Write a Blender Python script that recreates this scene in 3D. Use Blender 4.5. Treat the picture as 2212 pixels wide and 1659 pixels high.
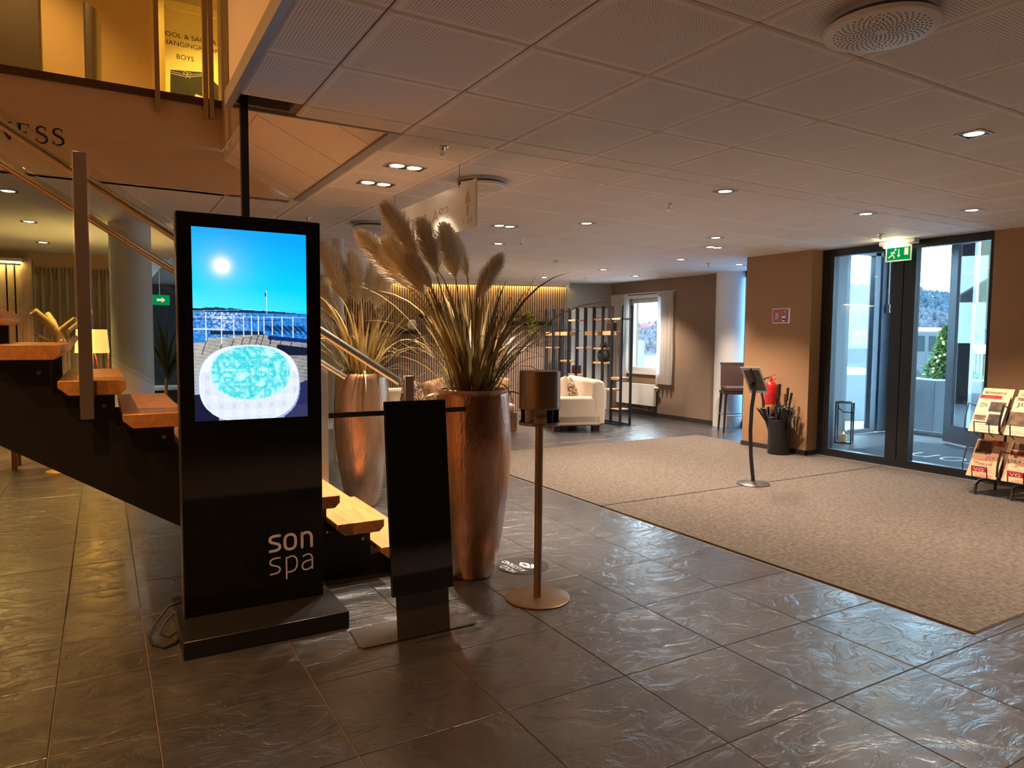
import bpy, bmesh, math, random
import numpy as np
from mathutils import Vector, Matrix
random.seed(7); np.random.seed(7)
for o in list(bpy.data.objects): bpy.data.objects.remove(o, do_unlink=True)
SC = bpy.context.scene; COL = SC.collection
PI = math.pi
ZC, ZT = 1.4765, 2.635            # eye height, ceiling height
# ---------------------------------------------------------------- camera
cd = bpy.data.cameras.new('camera'); cam = bpy.data.objects.new('camera', cd); COL.objects.link(cam)
YAW, PIT, ROL, FPX = 0.53019, -0.06445, 0.00807, 1511.68
_f = Vector((math.cos(PIT)*math.sin(YAW), math.cos(PIT)*math.cos(YAW), math.sin(PIT)))
_r = Vector((math.cos(YAW), -math.sin(YAW), 0)); _u = _r.cross(_f)
_r2 = math.cos(ROL)*_r + math.sin(ROL)*_u; _u2 = -math.sin(ROL)*_r + math.cos(ROL)*_u
cam.matrix_world = Matrix(((_r2.x,_u2.x,-_f.x,0),(_r2.y,_u2.y,-_f.y,0),(_r2.z,_u2.z,-_f.z,ZC),(0,0,0,1)))
cd.sensor_width = 36; cd.lens = FPX/2212*36; cd.clip_start = .05; cd.clip_end = 600
SC.camera = cam
# ---------------------------------------------------------------- sky, exposure
w = bpy.data.worlds.new('sky'); SC.world = w; w.use_nodes = True
bg = w.node_tree.nodes['Background']; bg.inputs[0].default_value = (.62,.81,1,1); bg.inputs[1].default_value = 15.0
vs = SC.view_settings; vs.view_transform = 'Standard'; vs.look = 'None'; vs.gamma = 1; vs.use_curve_mapping = False
vs.exposure = 0.0
WARM = (1,.80,.63)
SPOT_W = 305.0
cy = SC.cycles; cy.max_bounces = 8; cy.diffuse_bounces = 4; cy.glossy_bounces = 3; cy.transmission_bounces = 4; cy.caustics_reflective = False; cy.caustics_refractive = False
# ---------------------------------------------------------------- mesh helpers
class MB:
    def __init__(s): s.v=[]; s.f=[]
    def box(s,x0,x1,y0,y1,z0,z1):
        n=len(s.v); s.v += [(x0,y0,z0),(x1,y0,z0),(x1,y1,z0),(x0,y1,z0),(x0,y0,z1),(x1,y0,z1),(x1,y1,z1),(x0,y1,z1)]
        s.f += [tuple(n+i for i in q) for q in ((0,3,2,1),(4,5,6,7),(0,1,5,4),(1,2,6,5),(2,3,7,6),(3,0,4,7))]; return s
    def obox(s,c,ux,uy,uz):            # centre and three half axes
        c,ux,uy,uz=map(Vector,(c,ux,uy,uz)); n=len(s.v)
        for a,b,d in ((-1,-1,-1),(1,-1,-1),(1,1,-1),(-1,1,-1),(-1,-1,1),(1,-1,1),(1,1,1),(-1,1,1)): s.v.append(tuple(c+ux*a+uy*b+uz*d))
        s.f += [tuple(n+i for i in q) for q in ((0,3,2,1),(4,5,6,7),(0,1,5,4),(1,2,6,5),(2,3,7,6),(3,0,4,7))]; return s
    def bar(s,a,b,w,h,up=(0,0,1)):     # box between two points
        a,b=Vector(a),Vector(b); d=(b-a); L=d.length; d.normalize(); u=Vector(up)
        sd=d.cross(u)
        if sd.length<1e-4: sd=d.cross(Vector((1,0,0)))
        sd.normalize(); u=sd.cross(d)
        return s.obox((a+b)/2, d*(L/2), sd*(w/2), u*(h/2))
    def tube(s,pts,r,n=10,cap=True):
        pts=[Vector(p) for p in pts]; k=len(pts); rs=r if isinstance(r,(list,tuple)) else [r]*k
        ref=None; base=len(s.v)
        for i,p in enumerate(pts):
            t=(pts[min(i+1,k-1)]-pts[max(i-1,0)]).normalized()
            if ref is None:
                ref=t.orthogonal().normalized()
            else:
                ref=(ref-t*ref.dot(t)); ref.normalize()
            b=t.cross(ref)
            for j in range(n):
                a=2*PI*j/n; s.v.append(tuple(p+(ref*math.cos(a)+b*math.sin(a))*rs[i]))
        for i in range(k-1):
            for j in range(n):
                a=base+i*n+j; b2=base+i*n+(j+1)%n; s.f.append((a,b2,b2+n,a+n))
        if cap: s.f.append(tuple(base+j for j in range(n))[::-1]); s.f.append(tuple(base+(k-1)*n+j for j in range(n)))
        return s
    def lathe(s,prof,n=24,c=(0,0,0),a0=0,a1=2*PI,cap=True):
        base=len(s.v); full=abs(a1-a0-2*PI)<1e-6; m=n if full else n+1
        for r,z in prof:
            for j in range(m):
                a=a0+(a1-a0)*j/n; s.v.append((c[0]+r*math.cos(a),c[1]+r*math.sin(a),c[2]+z))
        for i in range(len(prof)-1):
            for j in range(n):
                q=base+i*m+j; q2=base+i*m+(j+1)%m; s.f.append((q,q2,q2+m,q+m))
        if cap and full:
            if prof[0][0]>1e-5: s.f.append(tuple(base+j for j in range(n))[::-1])
            if prof[-1][0]>1e-5: s.f.append(tuple(base+(len(prof)-1)*m+j for j in range(n)))
        return s
    def prism(s,poly,o,ux,uy,uz):      # 2D polygon in plane (o,ux,uy), extruded by vector uz
        o,ux,uy,uz=map(Vector,(o,ux,uy,uz)); n=len(s.v); k=len(poly)
        for x,y in poly: s.v.append(tuple(o+ux*x+uy*y))
        for x,y in poly: s.v.append(tuple(o+ux*x+uy*y+uz))
        s.f.append(tuple(range(n,n+k))[::-1]); s.f.append(tuple(range(n+k,n+2*k)))
        for i in range(k): j=(i+1)%k; s.f.append((n+i,n+j,n+k+j,n+k+i))
        return s
    def flat(s,vf,o,ux,uy,th=None):    # add 2D verts/faces
        o,ux,uy=map(Vector,(o,ux,uy)); n=len(s.v)
        for x,y in vf[0]: s.v.append(tuple(o+ux*x+uy*y))
        for f in vf[1]: s.f.append(tuple(n+i for i in f))
        return s
    def ball(s,c,r,nu=12,nv=8,sc=(1,1,1)):
        prof=[(math.sin(PI*i/nv)*r,-math.cos(PI*i/nv)*r) for i in range(nv+1)]
        prof[0]=(1e-4,prof[0][1]); prof[-1]=(1e-4,prof[-1][1])
        b=len(s.v); s.lathe(prof,nu)
        for i in range(b,len(s.v)):
            v=s.v[i]; s.v[i]=(c[0]+v[0]*sc[0],c[1]+v[1]*sc[1],c[2]+v[2]*sc[2])
        return s
    def build(s,name,mat,parent=None,smooth=False,ang=35,label=None,bevel=0,seg=2):
        me=bpy.data.meshes.new(name); me.from_pydata(s.v,[],s.f); me.update()
        bm=bmesh.new(); bm.from_mesh(me); bmesh.ops.recalc_face_normals(bm,faces=bm.faces); bm.to_mesh(me); bm.free()
        return mk(name,me,mat,parent,smooth,ang,label,bevel,seg)
def mk(name,me,mat,parent=None,smooth=False,ang=35,label=None,bevel=0,seg=2):
    if mat is not None and not me.materials: me.materials.append(mat)
    if smooth:
        me.polygons.foreach_set('use_smooth',[True]*len(me.polygons)); me.set_sharp_from_angle(angle=math.radians(ang))
    o=bpy.data.objects.new(name,me); COL.objects.link(o)
    if parent is not None: o.parent=parent
    if label: o['label']=label
    if bevel:
        m=o.modifiers.new('bevel','BEVEL'); m.width=bevel; m.segments=seg; m.limit_method='ANGLE'; m.angle_limit=math.radians(40)
        me.polygons.foreach_set('use_smooth',[True]*len(me.polygons)); me.set_sharp_from_angle(angle=math.radians(50))
    return o
def thing(name,label,cat,loc=(0,0,0),rz=0,group=None):
    o=bpy.data.objects.new(name,None); COL.objects.link(o); o.location=loc; o.rotation_euler=(0,0,rz); o.empty_display_size=.1
    return tag(o,label,cat,group)
def tag(o,label,cat,group=None):
    o['label']=label; o['category']=cat
    if group: o['group']=group
    return o
def struct(o): o['kind']='structure'; return o
def dup(root,loc,rz=None,label=None,group=None):
    r=root.copy(); COL.objects.link(r); r.location=loc
    if rz is not None: r.rotation_euler=(0,0,rz)
    if label: r['label']=label
    if group: r['group']=group
    for ch in root.children:
        c=ch.copy(); COL.objects.link(c); c.parent=r
        for g in ch.children:
            d=g.copy(); COL.objects.link(d); d.parent=c
    return r
def inst(src,name,parent,loc,rz=0,scale=None):
    c=bpy.data.objects.new(name,src.data); COL.objects.link(c); c.parent=parent; c.location=loc; c.rotation_euler=(0,0,rz)
    if scale: c.scale=scale
    return c
_tx={}
def txt(body):
    if body in _tx: return _tx[body]
    cu=bpy.data.curves.new('t','FONT'); cu.body=body; cu.resolution_u=3; ob=bpy.data.objects.new('t',cu); COL.objects.link(ob)
    dg=bpy.context.evaluated_depsgraph_get(); dg.update()
    me=bpy.data.meshes.new_from_object(ob.evaluated_get(dg))
    v=[(p.co.x,p.co.y) for p in me.vertices]; f=[tuple(p.vertices) for p in me.polygons]
    bpy.data.objects.remove(ob); bpy.data.meshes.remove(me); bpy.data.curves.remove(cu)
    _tx[body]=(v,f); return v,f
def txtfit(body,x0,y0,w,h):
    v,f=txt(body); xs=[p[0] for p in v]; ys=[p[1] for p in v]
    a,b,c,d=min(xs),max(xs),min(ys),max(ys)
    return [(x0+(p[0]-a)/(b-a)*w, y0+(p[1]-c)/(d-c)*h) for p in v], f
def stroke(pts,wd,cap=True):           # flat 2D ribbon with round caps; wd scalar or list
    n=len(pts); ws=wd if isinstance(wd,(list,tuple)) else [wd]*n; v=[];f=[]
    for i,(x,y) in enumerate(pts):
        x0,y0=pts[max(i-1,0)]; x1,y1=pts[min(i+1,n-1)]; L=math.hypot(x1-x0,y1-y0) or 1; nx,ny=-(y1-y0)/L,(x1-x0)/L; h=ws[i]/2
        v+= [(x+nx*h,y+ny*h),(x-nx*h,y-ny*h)]
    for i in range(n-1): f.append((2*i,2*i+1,2*i+3,2*i+2))
    if cap:
        for i in (0,n-1):
            b=len(v); h=ws[i]/2
            v += [(pts[i][0]+h*math.cos(a*PI/5),pts[i][1]+h*math.sin(a*PI/5)) for a in range(10)]; f.append(tuple(range(b,b+10)))
    return v,f
def bez(p0,p1,p2,p3,n=12):
    return [tuple((1-t)**3*a+3*(1-t)**2*t*b+3*(1-t)*t*t*c+t**3*d for a,b,c,d in zip(p0,p1,p2,p3)) for t in [i/n for i in range(n+1)]]
def ray(px,py): return _f+_r2*((px-1106)/FPX)-_u2*((py-829.5)/FPX)
def at_depth(px,py,d): return Vector((0,0,ZC))+ray(px,py)*d
# ---------------------------------------------------------------- materials
def newmat(name):
    m=bpy.data.materials.new(name); m.use_nodes=True; nt=m.node_tree; return m,nt,nt.nodes['Principled BSDF']
def N(nt,t,**kw):
    n=nt.nodes.new(t)
    for k,v in kw.items(): setattr(n,k,v)
    return n
def pm(name,col,rough=.5,metal=0,var=0,vscale=8,bump=0,bscale=60,emit=None,es=0,spec=.5,stretch=None,coat=0,trans=0,sheen=0,coord='Object'):
    m,nt,b=newmat(name); b.inputs['Base Color'].default_value=(*col,1); b.inputs['Roughness'].default_value=rough; b.inputs['Metallic'].default_value=metal
    b.inputs['Specular IOR Level'].default_value=spec; b.inputs['Coat Weight'].default_value=coat; b.inputs['Sheen Weight'].default_value=sheen
    if trans: b.inputs['Transmission Weight'].default_value=trans
    L=nt.links.new
    if var or bump:
        tc=N(nt,'ShaderNodeTexCoord'); src=tc.outputs[coord]
        if stretch:
            mp=N(nt,'ShaderNodeMapping'); mp.inputs['Scale'].default_value=stretch; L(src,mp.inputs[0]); src=mp.outputs[0]
    if var:
        no=N(nt,'ShaderNodeTexNoise'); no.inputs['Scale'].default_value=vscale; no.inputs['Detail'].default_value=5; L(src,no.inputs['Vector'])
        rp=N(nt,'ShaderNodeValToRGB'); rp.color_ramp.elements[0].position=.3; rp.color_ramp.elements[1].position=.7
        rp.color_ramp.elements[0].color=(*[c*(1-var) for c in col],1); rp.color_ramp.elements[1].color=(*[min(1,c*(1+var)) for c in col],1)
        L(no.outputs[0],rp.inputs[0]); L(rp.outputs[0],b.inputs['Base Color'])
    if bump:
        n2=N(nt,'ShaderNodeTexNoise'); n2.inputs['Scale'].default_value=bscale; n2.inputs['Detail'].default_value=4; L(src,n2.inputs['Vector'])
        bp=N(nt,'ShaderNodeBump'); bp.inputs['Strength'].default_value=bump; bp.inputs['Distance'].default_value=.01; L(n2.outputs[0],bp.inputs['Height']); L(bp.outputs[0],b.inputs['Normal'])
    if emit: b.inputs['Emission Color'].default_value=(*emit,1); b.inputs['Emission Strength'].default_value=es
    return m
def em(name,col,st):
    m,nt,b=newmat(name); nt.nodes.remove(b); e=N(nt,'ShaderNodeEmission'); e.inputs[0].default_value=(*col,1); e.inputs[1].default_value=st
    nt.links.new(e.outputs[0],nt.nodes['Material Output'].inputs[0]); return m
def glassmat(name,tint=(.93,.97,.96),refl=1.0):
    m,nt,b=newmat(name); nt.nodes.remove(b); L=nt.links.new
    t=N(nt,'ShaderNodeBsdfTransparent'); t.inputs[0].default_value=(*tint,1); g=N(nt,'ShaderNodeBsdfGlossy'); g.inputs['Roughness'].default_value=.01
    g.inputs[0].default_value=(1,1,1,1)
    fr=N(nt,'ShaderNodeFresnel'); gm=N(nt,'ShaderNodeNewGeometry'); io=N(nt,'ShaderNodeMapRange'); io.inputs[3].default_value=1.45; io.inputs[4].default_value=1/1.45; L(gm.outputs['Backfacing'],io.inputs[0]); L(io.outputs[0],fr.inputs[0]); mu=N(nt,'ShaderNodeMath',operation='MULTIPLY'); mu.inputs[1].default_value=refl
    mx=N(nt,'ShaderNodeMixShader'); L(fr.outputs[0],mu.inputs[0]); L(mu.outputs[0],mx.inputs[0]); L(t.outputs[0],mx.inputs[1]); L(g.outputs[0],mx.inputs[2]); L(mx.outputs[0],nt.nodes['Material Output'].inputs[0]); return m
def thinmat(name,col,tr=.5,rough=.8,var=0):         # diffuse + translucent (leaves, plumes, cloth)
    m,nt,b=newmat(name); nt.nodes.remove(b); L=nt.links.new
    d=N(nt,'ShaderNodeBsdfDiffuse'); d.inputs[0].default_value=(*col,1); t=N(nt,'ShaderNodeBsdfTranslucent'); t.inputs[0].default_value=(*col,1)
    if var:
        oi=N(nt,'ShaderNodeObjectInfo'); no=N(nt,'ShaderNodeTexNoise'); no.inputs['Scale'].default_value=6; tc=N(nt,'ShaderNodeTexCoord'); L(tc.outputs['Object'],no.inputs['Vector'])
        ad=N(nt,'ShaderNodeMath',operation='ADD'); L(oi.outputs['Random'],ad.inputs[0]); L(no.outputs[0],ad.inputs[1])
        mr=N(nt,'ShaderNodeMapRange'); mr.inputs[1].default_value=.3; mr.inputs[2].default_value=1.7; L(ad.outputs[0],mr.inputs[0])
        rp=N(nt,'ShaderNodeValToRGB'); rp.color_ramp.elements[0].color=(*[c*(1-var) for c in col],1); rp.color_ramp.elements[1].color=(*[min(1,c*(1+var)) for c in col],1)
        L(mr.outputs[0],rp.inputs[0]); L(rp.outputs[0],d.inputs[0]); L(rp.outputs[0],t.inputs[0])
    mx=N(nt,'ShaderNodeMixShader'); mx.inputs[0].default_value=tr; L(d.outputs[0],mx.inputs[1]); L(t.outputs[0],mx.inputs[2])
    gl=N(nt,'ShaderNodeBsdfGlossy'); gl.inputs['Roughness'].default_value=rough*.6; m2=N(nt,'ShaderNodeMixShader'); m2.inputs[0].default_value=.04; L(mx.outputs[0],m2.inputs[1]); L(gl.outputs[0],m2.inputs[2])
    L(m2.outputs[0],nt.nodes['Material Output'].inputs[0]); return m
def vcolmat(name,emit=0,rough=.5):
    m,nt,b=newmat(name); L=nt.links.new; a=N(nt,'ShaderNodeVertexColor',layer_name='Col')
    if emit:
        b.inputs['Base Color'].default_value=(.01,.01,.01,1); b.inputs['Roughness'].default_value=.08; L(a.outputs[0],b.inputs['Emission Color']); b.inputs['Emission Strength'].default_value=emit
    else: L(a.outputs[0],b.inputs['Base Color']); b.inputs['Roughness'].default_value=rough
    return m
def slate():
    m,nt,b=newmat('slate_tile'); L=nt.links.new; g=N(nt,'ShaderNodeNewGeometry'); oi=N(nt,'ShaderNodeObjectInfo')
    sc=N(nt,'ShaderNodeVectorMath',operation='SCALE'); cx=N(nt,'ShaderNodeCombineXYZ'); L(oi.outputs['Random'],cx.inputs[2]); L(cx.outputs[0],sc.inputs[0]); sc.inputs['Scale'].default_value=37
    ad=N(nt,'ShaderNodeVectorMath',operation='ADD'); L(g.outputs['Position'],ad.inputs[0]); L(sc.outputs[0],ad.inputs[1])
    n1=N(nt,'ShaderNodeTexNoise'); n1.inputs['Scale'].default_value=3.2; n1.inputs['Detail'].default_value=7; n1.inputs['Roughness'].default_value=.62; n1.inputs['Distortion'].default_value=.6; L(ad.outputs[0],n1.inputs['Vector'])
    rp=N(nt,'ShaderNodeValToRGB'); rp.color_ramp.elements[0].position=.3; rp.color_ramp.elements[0].color=(.021,.0225,.026,1); rp.color_ramp.elements[1].position=.75; rp.color_ramp.elements[1].color=(.052,.053,.059,1); L(n1.outputs[0],rp.inputs[0]); L(rp.outputs[0],b.inputs['Base Color'])
    # cleft ridges: stretched, distorted noise terraces
    mp=N(nt,'ShaderNodeMapping'); mp.inputs['Scale'].default_value=(1,1.7,1); mp.inputs['Rotation'].default_value=(0,0,.5); L(ad.outputs[0],mp.inputs[0])
    n2=N(nt,'ShaderNodeTexNoise'); n2.inputs['Scale'].default_value=4.2; n2.inputs['Detail'].default_value=6; n2.inputs['Distortion'].default_value=1.1; n2.inputs['Roughness'].default_value=.55; L(mp.outputs[0],n2.inputs['Vector'])
    n3=N(nt,'ShaderNodeTexNoise'); n3.inputs['Scale'].default_value=55; n3.inputs['Detail'].default_value=3; L(ad.outputs[0],n3.inputs['Vector'])
    st=N(nt,'ShaderNodeMath',operation='MULTIPLY'); st.inputs[1].default_value=9; L(n2.outputs[0],st.inputs[0])
    pp=N(nt,'ShaderNodeMath',operation='PINGPONG'); pp.inputs[1].default_value=1; L(st.outputs[0],pp.inputs[0])
    pw=N(nt,'ShaderNodeMath',operation='POWER'); pw.inputs[1].default_value=.4; L(pp.outputs[0],pw.inputs[0])
    mu=N(nt,'ShaderNodeMath',operation='MULTIPLY_ADD'); mu.inputs[1].default_value=.12; L(n3.outputs[0],mu.inputs[0]); m3=N(nt,'ShaderNodeMath',operation='MULTIPLY'); m3.inputs[1].default_value=.30; L(pw.outputs[0],m3.inputs[0]); L(m3.outputs[0],mu.inputs[2])
    ad2=N(nt,'ShaderNodeMath',operation='MULTIPLY_ADD'); ad2.inputs[1].default_value=2.2; L(n2.outputs[0],ad2.inputs[0]); L(mu.outputs[0],ad2.inputs[2])
    bp=N(nt,'ShaderNodeBump'); bp.inputs['Strength'].default_value=.5; bp.inputs['Distance'].default_value=.009; L(ad2.outputs[0],bp.inputs['Height']); L(bp.outputs[0],b.inputs['Normal'])
    rr=N(nt,'ShaderNodeMapRange'); rr.inputs[3].default_value=.33; rr.inputs[4].default_value=.5; L(n1.outputs[0],rr.inputs[0]); L(rr.outputs[0],b.inputs['Roughness'])
    b.inputs['Specular IOR Level'].default_value=.6; b.inputs['Coat Weight'].default_value=1.0; b.inputs['Coat Roughness'].default_value=.23; L(bp.outputs[0],b.inputs['Coat Normal']); return m
def perf(name,col):                                   # white ceiling tile, perforated inside a plain border
    m,nt,b=newmat(name); L=nt.links.new; tc=N(nt,'ShaderNodeTexCoord'); sx=N(nt,'ShaderNodeSeparateXYZ'); L(tc.outputs['Object'],sx.inputs[0])
    def M(op,a,bv=None):
        n=N(nt,'ShaderNodeMath',operation=op)
        for i,x in enumerate((a,bv)):
            if x is None: continue
            if isinstance(x,(int,float)): n.inputs[i].default_value=x
            else: L(x,n.inputs[i])
        return n.outputs[0]
    P=.0138
    def cell(o): return M('SUBTRACT',M('FRACT',M('ADD',M('DIVIDE',o,P),500.5)),.5)
    dx,dy=cell(sx.outputs[0]),cell(sx.outputs[1])
    d=M('SQRT',M('ADD',M('MULTIPLY',dx,dx),M('MULTIPLY',dy,dy)))
    hole=M('LESS_THAN',d,.25)
    ins=M('MULTIPLY',M('LESS_THAN',M('ABSOLUTE',sx.outputs[0]),.262),M('LESS_THAN',M('ABSOLUTE',sx.outputs[1]),.262))
    k=M('MULTIPLY',hole,ins)
    mx=N(nt,'ShaderNodeMix',data_type='RGBA'); L(k,mx.inputs['Factor']); mx.inputs[6].default_value=(*col,1); mx.inputs[7].default_value=(.36,.33,.30,1)
    L(mx.outputs[2],b.inputs['Base Color']); b.inputs['Roughness'].default_value=.75; b.inputs['Specular IOR Level'].default_value=.25; return m
def wood(name,c0,c1,rough=.35,scale=(1.2,14,14),bands=True):
    m,nt,b=newmat(name); L=nt.links.new; tc=N(nt,'ShaderNodeTexCoord'); mp=N(nt,'ShaderNodeMapping'); mp.inputs['Scale'].default_value=scale; L(tc.outputs['Object'],mp.inputs[0])
    n=N(nt,'ShaderNodeTexNoise'); n.inputs['Scale'].default_value=3; n.inputs['Detail'].default_value=6; n.inputs['Distortion'].default_value=.7; L(mp.outputs[0],n.inputs['Vector'])
    rp=N(nt,'ShaderNodeValToRGB'); rp.color_ramp.elements[0].position=.3; rp.color_ramp.elements[0].color=(*c0,1); rp.color_ramp.elements[1].position=.7; rp.color_ramp.elements[1].color=(*c1,1)
    L(n.outputs[0],rp.inputs[0]); L(rp.outputs[0],b.inputs['Base Color']); b.inputs['Roughness'].default_value=rough; return m
def patterned(name,c0,c1,c2,scale):
    m,nt,b=newmat(name); L=nt.links.new; tc=N(nt,'ShaderNodeTexCoord'); n=N(nt,'ShaderNodeTexNoise'); n.inputs['Scale'].default_value=scale; n.inputs['Distortion'].default_value=2.5; n.inputs['Detail'].default_value=2; L(tc.outputs['Object'],n.inputs['Vector'])
    rp=N(nt,'ShaderNodeValToRGB'); rp.color_ramp.interpolation='CONSTANT'; e=rp.color_ramp.elements; e[0].color=(*c0,1); e[1].position=.47; e[1].color=(*c1,1); q=e.new(.57); q.color=(*c2,1)
    L(n.outputs[0],rp.inputs[0]); L(rp.outputs[0],b.inputs['Base Color']); b.inputs['Roughness'].default_value=.9; return m
M={}
M['ceil']=pm('ceiling_white',(.90,.89,.88),.8)
M['perf']=perf('perforated_tile',(.90,.89,.88))
M['void']=pm('ceiling_void',(.03,.028,.025),.9)
M['taupe']=pm('taupe_wall',(.385,.215,.108),.85,bump=.08,bscale=180,spec=.25)
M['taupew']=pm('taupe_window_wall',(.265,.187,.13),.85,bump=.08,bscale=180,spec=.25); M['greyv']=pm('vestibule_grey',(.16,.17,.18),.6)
M['trimg']=pm('grey_edge_trim',(.40,.40,.40),.5,.3)
M['groove']=pm('groove_grey',(.24,.21,.19),.9)
M['grey']=pm('grey_wall',(.34,.34,.33),.85,spec=.25)
M['beige']=pm('beige_wall',(.62,.50,.38),.85,spec=.25)
M['plaster']=pm('white_plaster',(.72,.64,.53),.85,bump=.05,bscale=120,spec=.25)
M['slate']=slate(); M['grout']=pm('grout',(.16,.125,.105),.9,var=.2,vscale=20)
M['base']=pm('dark_skirting',(.035,.03,.027),.45)
M['rib']=pm('mat_rib',(.185,.15,.122),.95,var=.28,vscale=35,bump=.6,bscale=400,spec=.1); M['ribbase']=pm('mat_base',(.085,.055,.035),.95)
M['blackgl']=pm('black_gloss',(.006,.006,.008),.045,spec=.5); M['blacksat']=pm('black_satin',(.012,.012,.014),.3); M['black']=pm('black_paint',(.012,.012,.013),.45)
M['blackmatt']=pm('black_matt',(.02,.019,.018),.8)
M['white']=pm('white_paint',(.80,.80,.78),.45); M['ink']=pm('dark_ink',(.015,.013,.012),.6); M['letter']=pm('white_lettering',(.62,.52,.46),.5,emit=(.9,.75,.65),es=.05)
M['steel']=pm('brushed_steel',(.62,.58,.54),.28,1,bump=.12,bscale=90,stretch=(1,1,14)); M['steeld']=pm('steel_post',(.42,.40,.39),.38,1); M['chrome']=pm('chrome',(.75,.75,.75),.12,1)
M['copper']=pm('copper_glaze',(.52,.29,.18),.27,.85,var=.38,vscale=6,bump=.35,bscale=42,stretch=(1.6,1.6,.35))
M['soil']=pm('dark_soil',(.03,.02,.015),.95)
M['bronze']=pm('bronze_metal',(.30,.20,.125),.36,.85)
M['tread']=wood('oak_tread',(.46,.20,.065),(.66,.33,.12),.3,(10,1.2,10)); M['slatw']=wood('walnut_slat',(.37,.24,.17),(.53,.37,.275),.55,(8,8,1)); M['shelfw']=wood('shelf_oak',(.52,.30,.14),(.66,.42,.22),.5)
M['felt']=pm('black_felt',(.012,.010,.010),.95)
M['glass']=glassmat('clear_glass'); M['glassd']=glassmat('entrance_glass',(.80,.90,.95),1.0); M['glassb']=glassmat('blue_glass',(.55,.75,.9),1)
M['leaf']=thinmat('dry_leaf',(.25,.185,.075),.25,.6,.55); M['leaf2']=thinmat('dry_leaf_gold',(.46,.33,.12),.3,.6,.5); M['plume']=thinmat('plume_cream',(.95,.85,.70),.55,1,.12); M['stem']=thinmat('stem_brown',(.22,.13,.05),.1)
M['green']=thinmat('green_leaf',(.10,.20,.035),.3,.5,.5); M['lime']=thinmat('lime_leaf',(.38,.40,.05),.35,.6,.4); M['palm']=thinmat('palm_leaf',(.035,.06,.012),.2,.4,.5)
M['acryl']=thinmat('frosted_acrylic',(.86,.80,.70),.45,.3); M['engr']=pm('engraved_letter',(.40,.33,.26),.7)
M['sofa']=pm('beige_fabric',(.74,.61,.47),.95,var=.06,vscale=60,bump=.25,bscale=500,sheen=.3,spec=.15); M['cush']=patterned('damask',(.10,.055,.03),(.42,.26,.14),(.62,.46,.32),9); M['cush2']=patterned('rust_damask',(.40,.20,.08),(.55,.32,.15),(.64,.42,.22),7)
M['wicker']=pm('wicker',(.36,.18,.09),.7,var=.35,vscale=40); M['dwood']=pm('dark_wood',(.11,.04,.02),.35,var=.3,vscale=12); M['stoolw']=pm('stool_wood',(.035,.02,.015),.35); M['stoolw2']=pm('stool_weave',(.075,.038,.026),.5)
M['sheer']=thinmat('sheer_cloth',(.85,.82,.78),.6,1); M['curt']=thinmat('grey_curtain',(.56,.48,.35),.25,1)
M['red']=pm('fire_red',(.62,.012,.015),.25,coat=.3); M['redsign']=pm('sign_red',(.42,.015,.012),.4); M['signw']=pm('sign_white',(.85,.82,.78),.4); M['yellow']=pm('label_yellow',(.85,.45,.02),.4)
M['greys']=pm('dark_grey_metal',(.10,.095,.09),.35,.6); M['framed']=pm('door_frame_black',(.014,.014,.016),.35); M['frameb']=pm('vestibule_frame',(.06,.075,.10),.35); M['alu']=pm('aluminium',(.55,.57,.6),.35,.7)
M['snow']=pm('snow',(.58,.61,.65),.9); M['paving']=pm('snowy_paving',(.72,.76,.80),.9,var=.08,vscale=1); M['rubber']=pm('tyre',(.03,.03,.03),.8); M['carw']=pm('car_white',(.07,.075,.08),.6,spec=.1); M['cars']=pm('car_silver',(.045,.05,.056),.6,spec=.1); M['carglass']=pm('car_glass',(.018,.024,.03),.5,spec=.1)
M['hill']=pm('hazed_forest',(.046,.066,.085),.95,var=.22,vscale=.12,bump=1,bscale=.6,spec=0); M['hill2']=pm('hazed_birch',(.075,.080,.095),.95,var=.2,vscale=.3,spec=0)  # distance haze put into the base colours as a bluish tint
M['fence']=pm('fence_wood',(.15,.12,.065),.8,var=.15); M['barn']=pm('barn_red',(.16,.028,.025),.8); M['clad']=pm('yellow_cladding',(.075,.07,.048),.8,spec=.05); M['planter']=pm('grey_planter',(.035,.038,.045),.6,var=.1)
M['driftw']=wood('bamboo_branch',(.55,.33,.10),(.75,.50,.20),.6,(6,6,6)); M['shade']=None
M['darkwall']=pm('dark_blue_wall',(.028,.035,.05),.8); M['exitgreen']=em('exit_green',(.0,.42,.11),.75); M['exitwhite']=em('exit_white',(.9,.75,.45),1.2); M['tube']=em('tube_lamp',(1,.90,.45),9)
M['lens']=em('lamp_lens',(1,.86,.62),16); M['led']=em('led_strip',(1,.66,.18),48); M['candle']=pm('candle_wax',(.85,.75,.62),.6,emit=(1,.5,.2),es=.25); M['flame']=em('flame',(1,.62,.25),12); M['fairy']=em('fairy_light',(1,.75,.35),7)
M['shade']=pm('lamp_shade',(.9,.75,.4),.8,emit=(1,.58,.12),es=1.25); M['matgrey']=pm('vestibule_mat',(.07,.085,.11),.95); M['paper']=vcolmat('newsprint',0,.75); M['cardbeige']=pm('card_paper',(.72,.55,.38),.7)
M['radi']=pm('radiator_white',(.82,.82,.80),.4); M['orange']=pm('orange_wall',(.70,.47,.22),.85); M['yellowroom']=pm('pale_yellow_wall',(.85,.72,.35),.85); M['brown']=pm('dark_brown_door',(.085,.055,.04),.5)
M['stick']=pm('floor_sticker',(.014,.012,.011),.7); M['cable']=pm('black_cable',(.01,.01,.01),.5); M['umb']=pm('umbrella_cloth',(.014,.014,.018),.65); M['umbtrim']=pm('umbrella_trim',(.45,.43,.38),.6)
M['sign2']=pm('gasket_white',(.75,.78,.8),.4); M['blind']=pm('pale_frame',(.70,.74,.78),.4)
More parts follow.
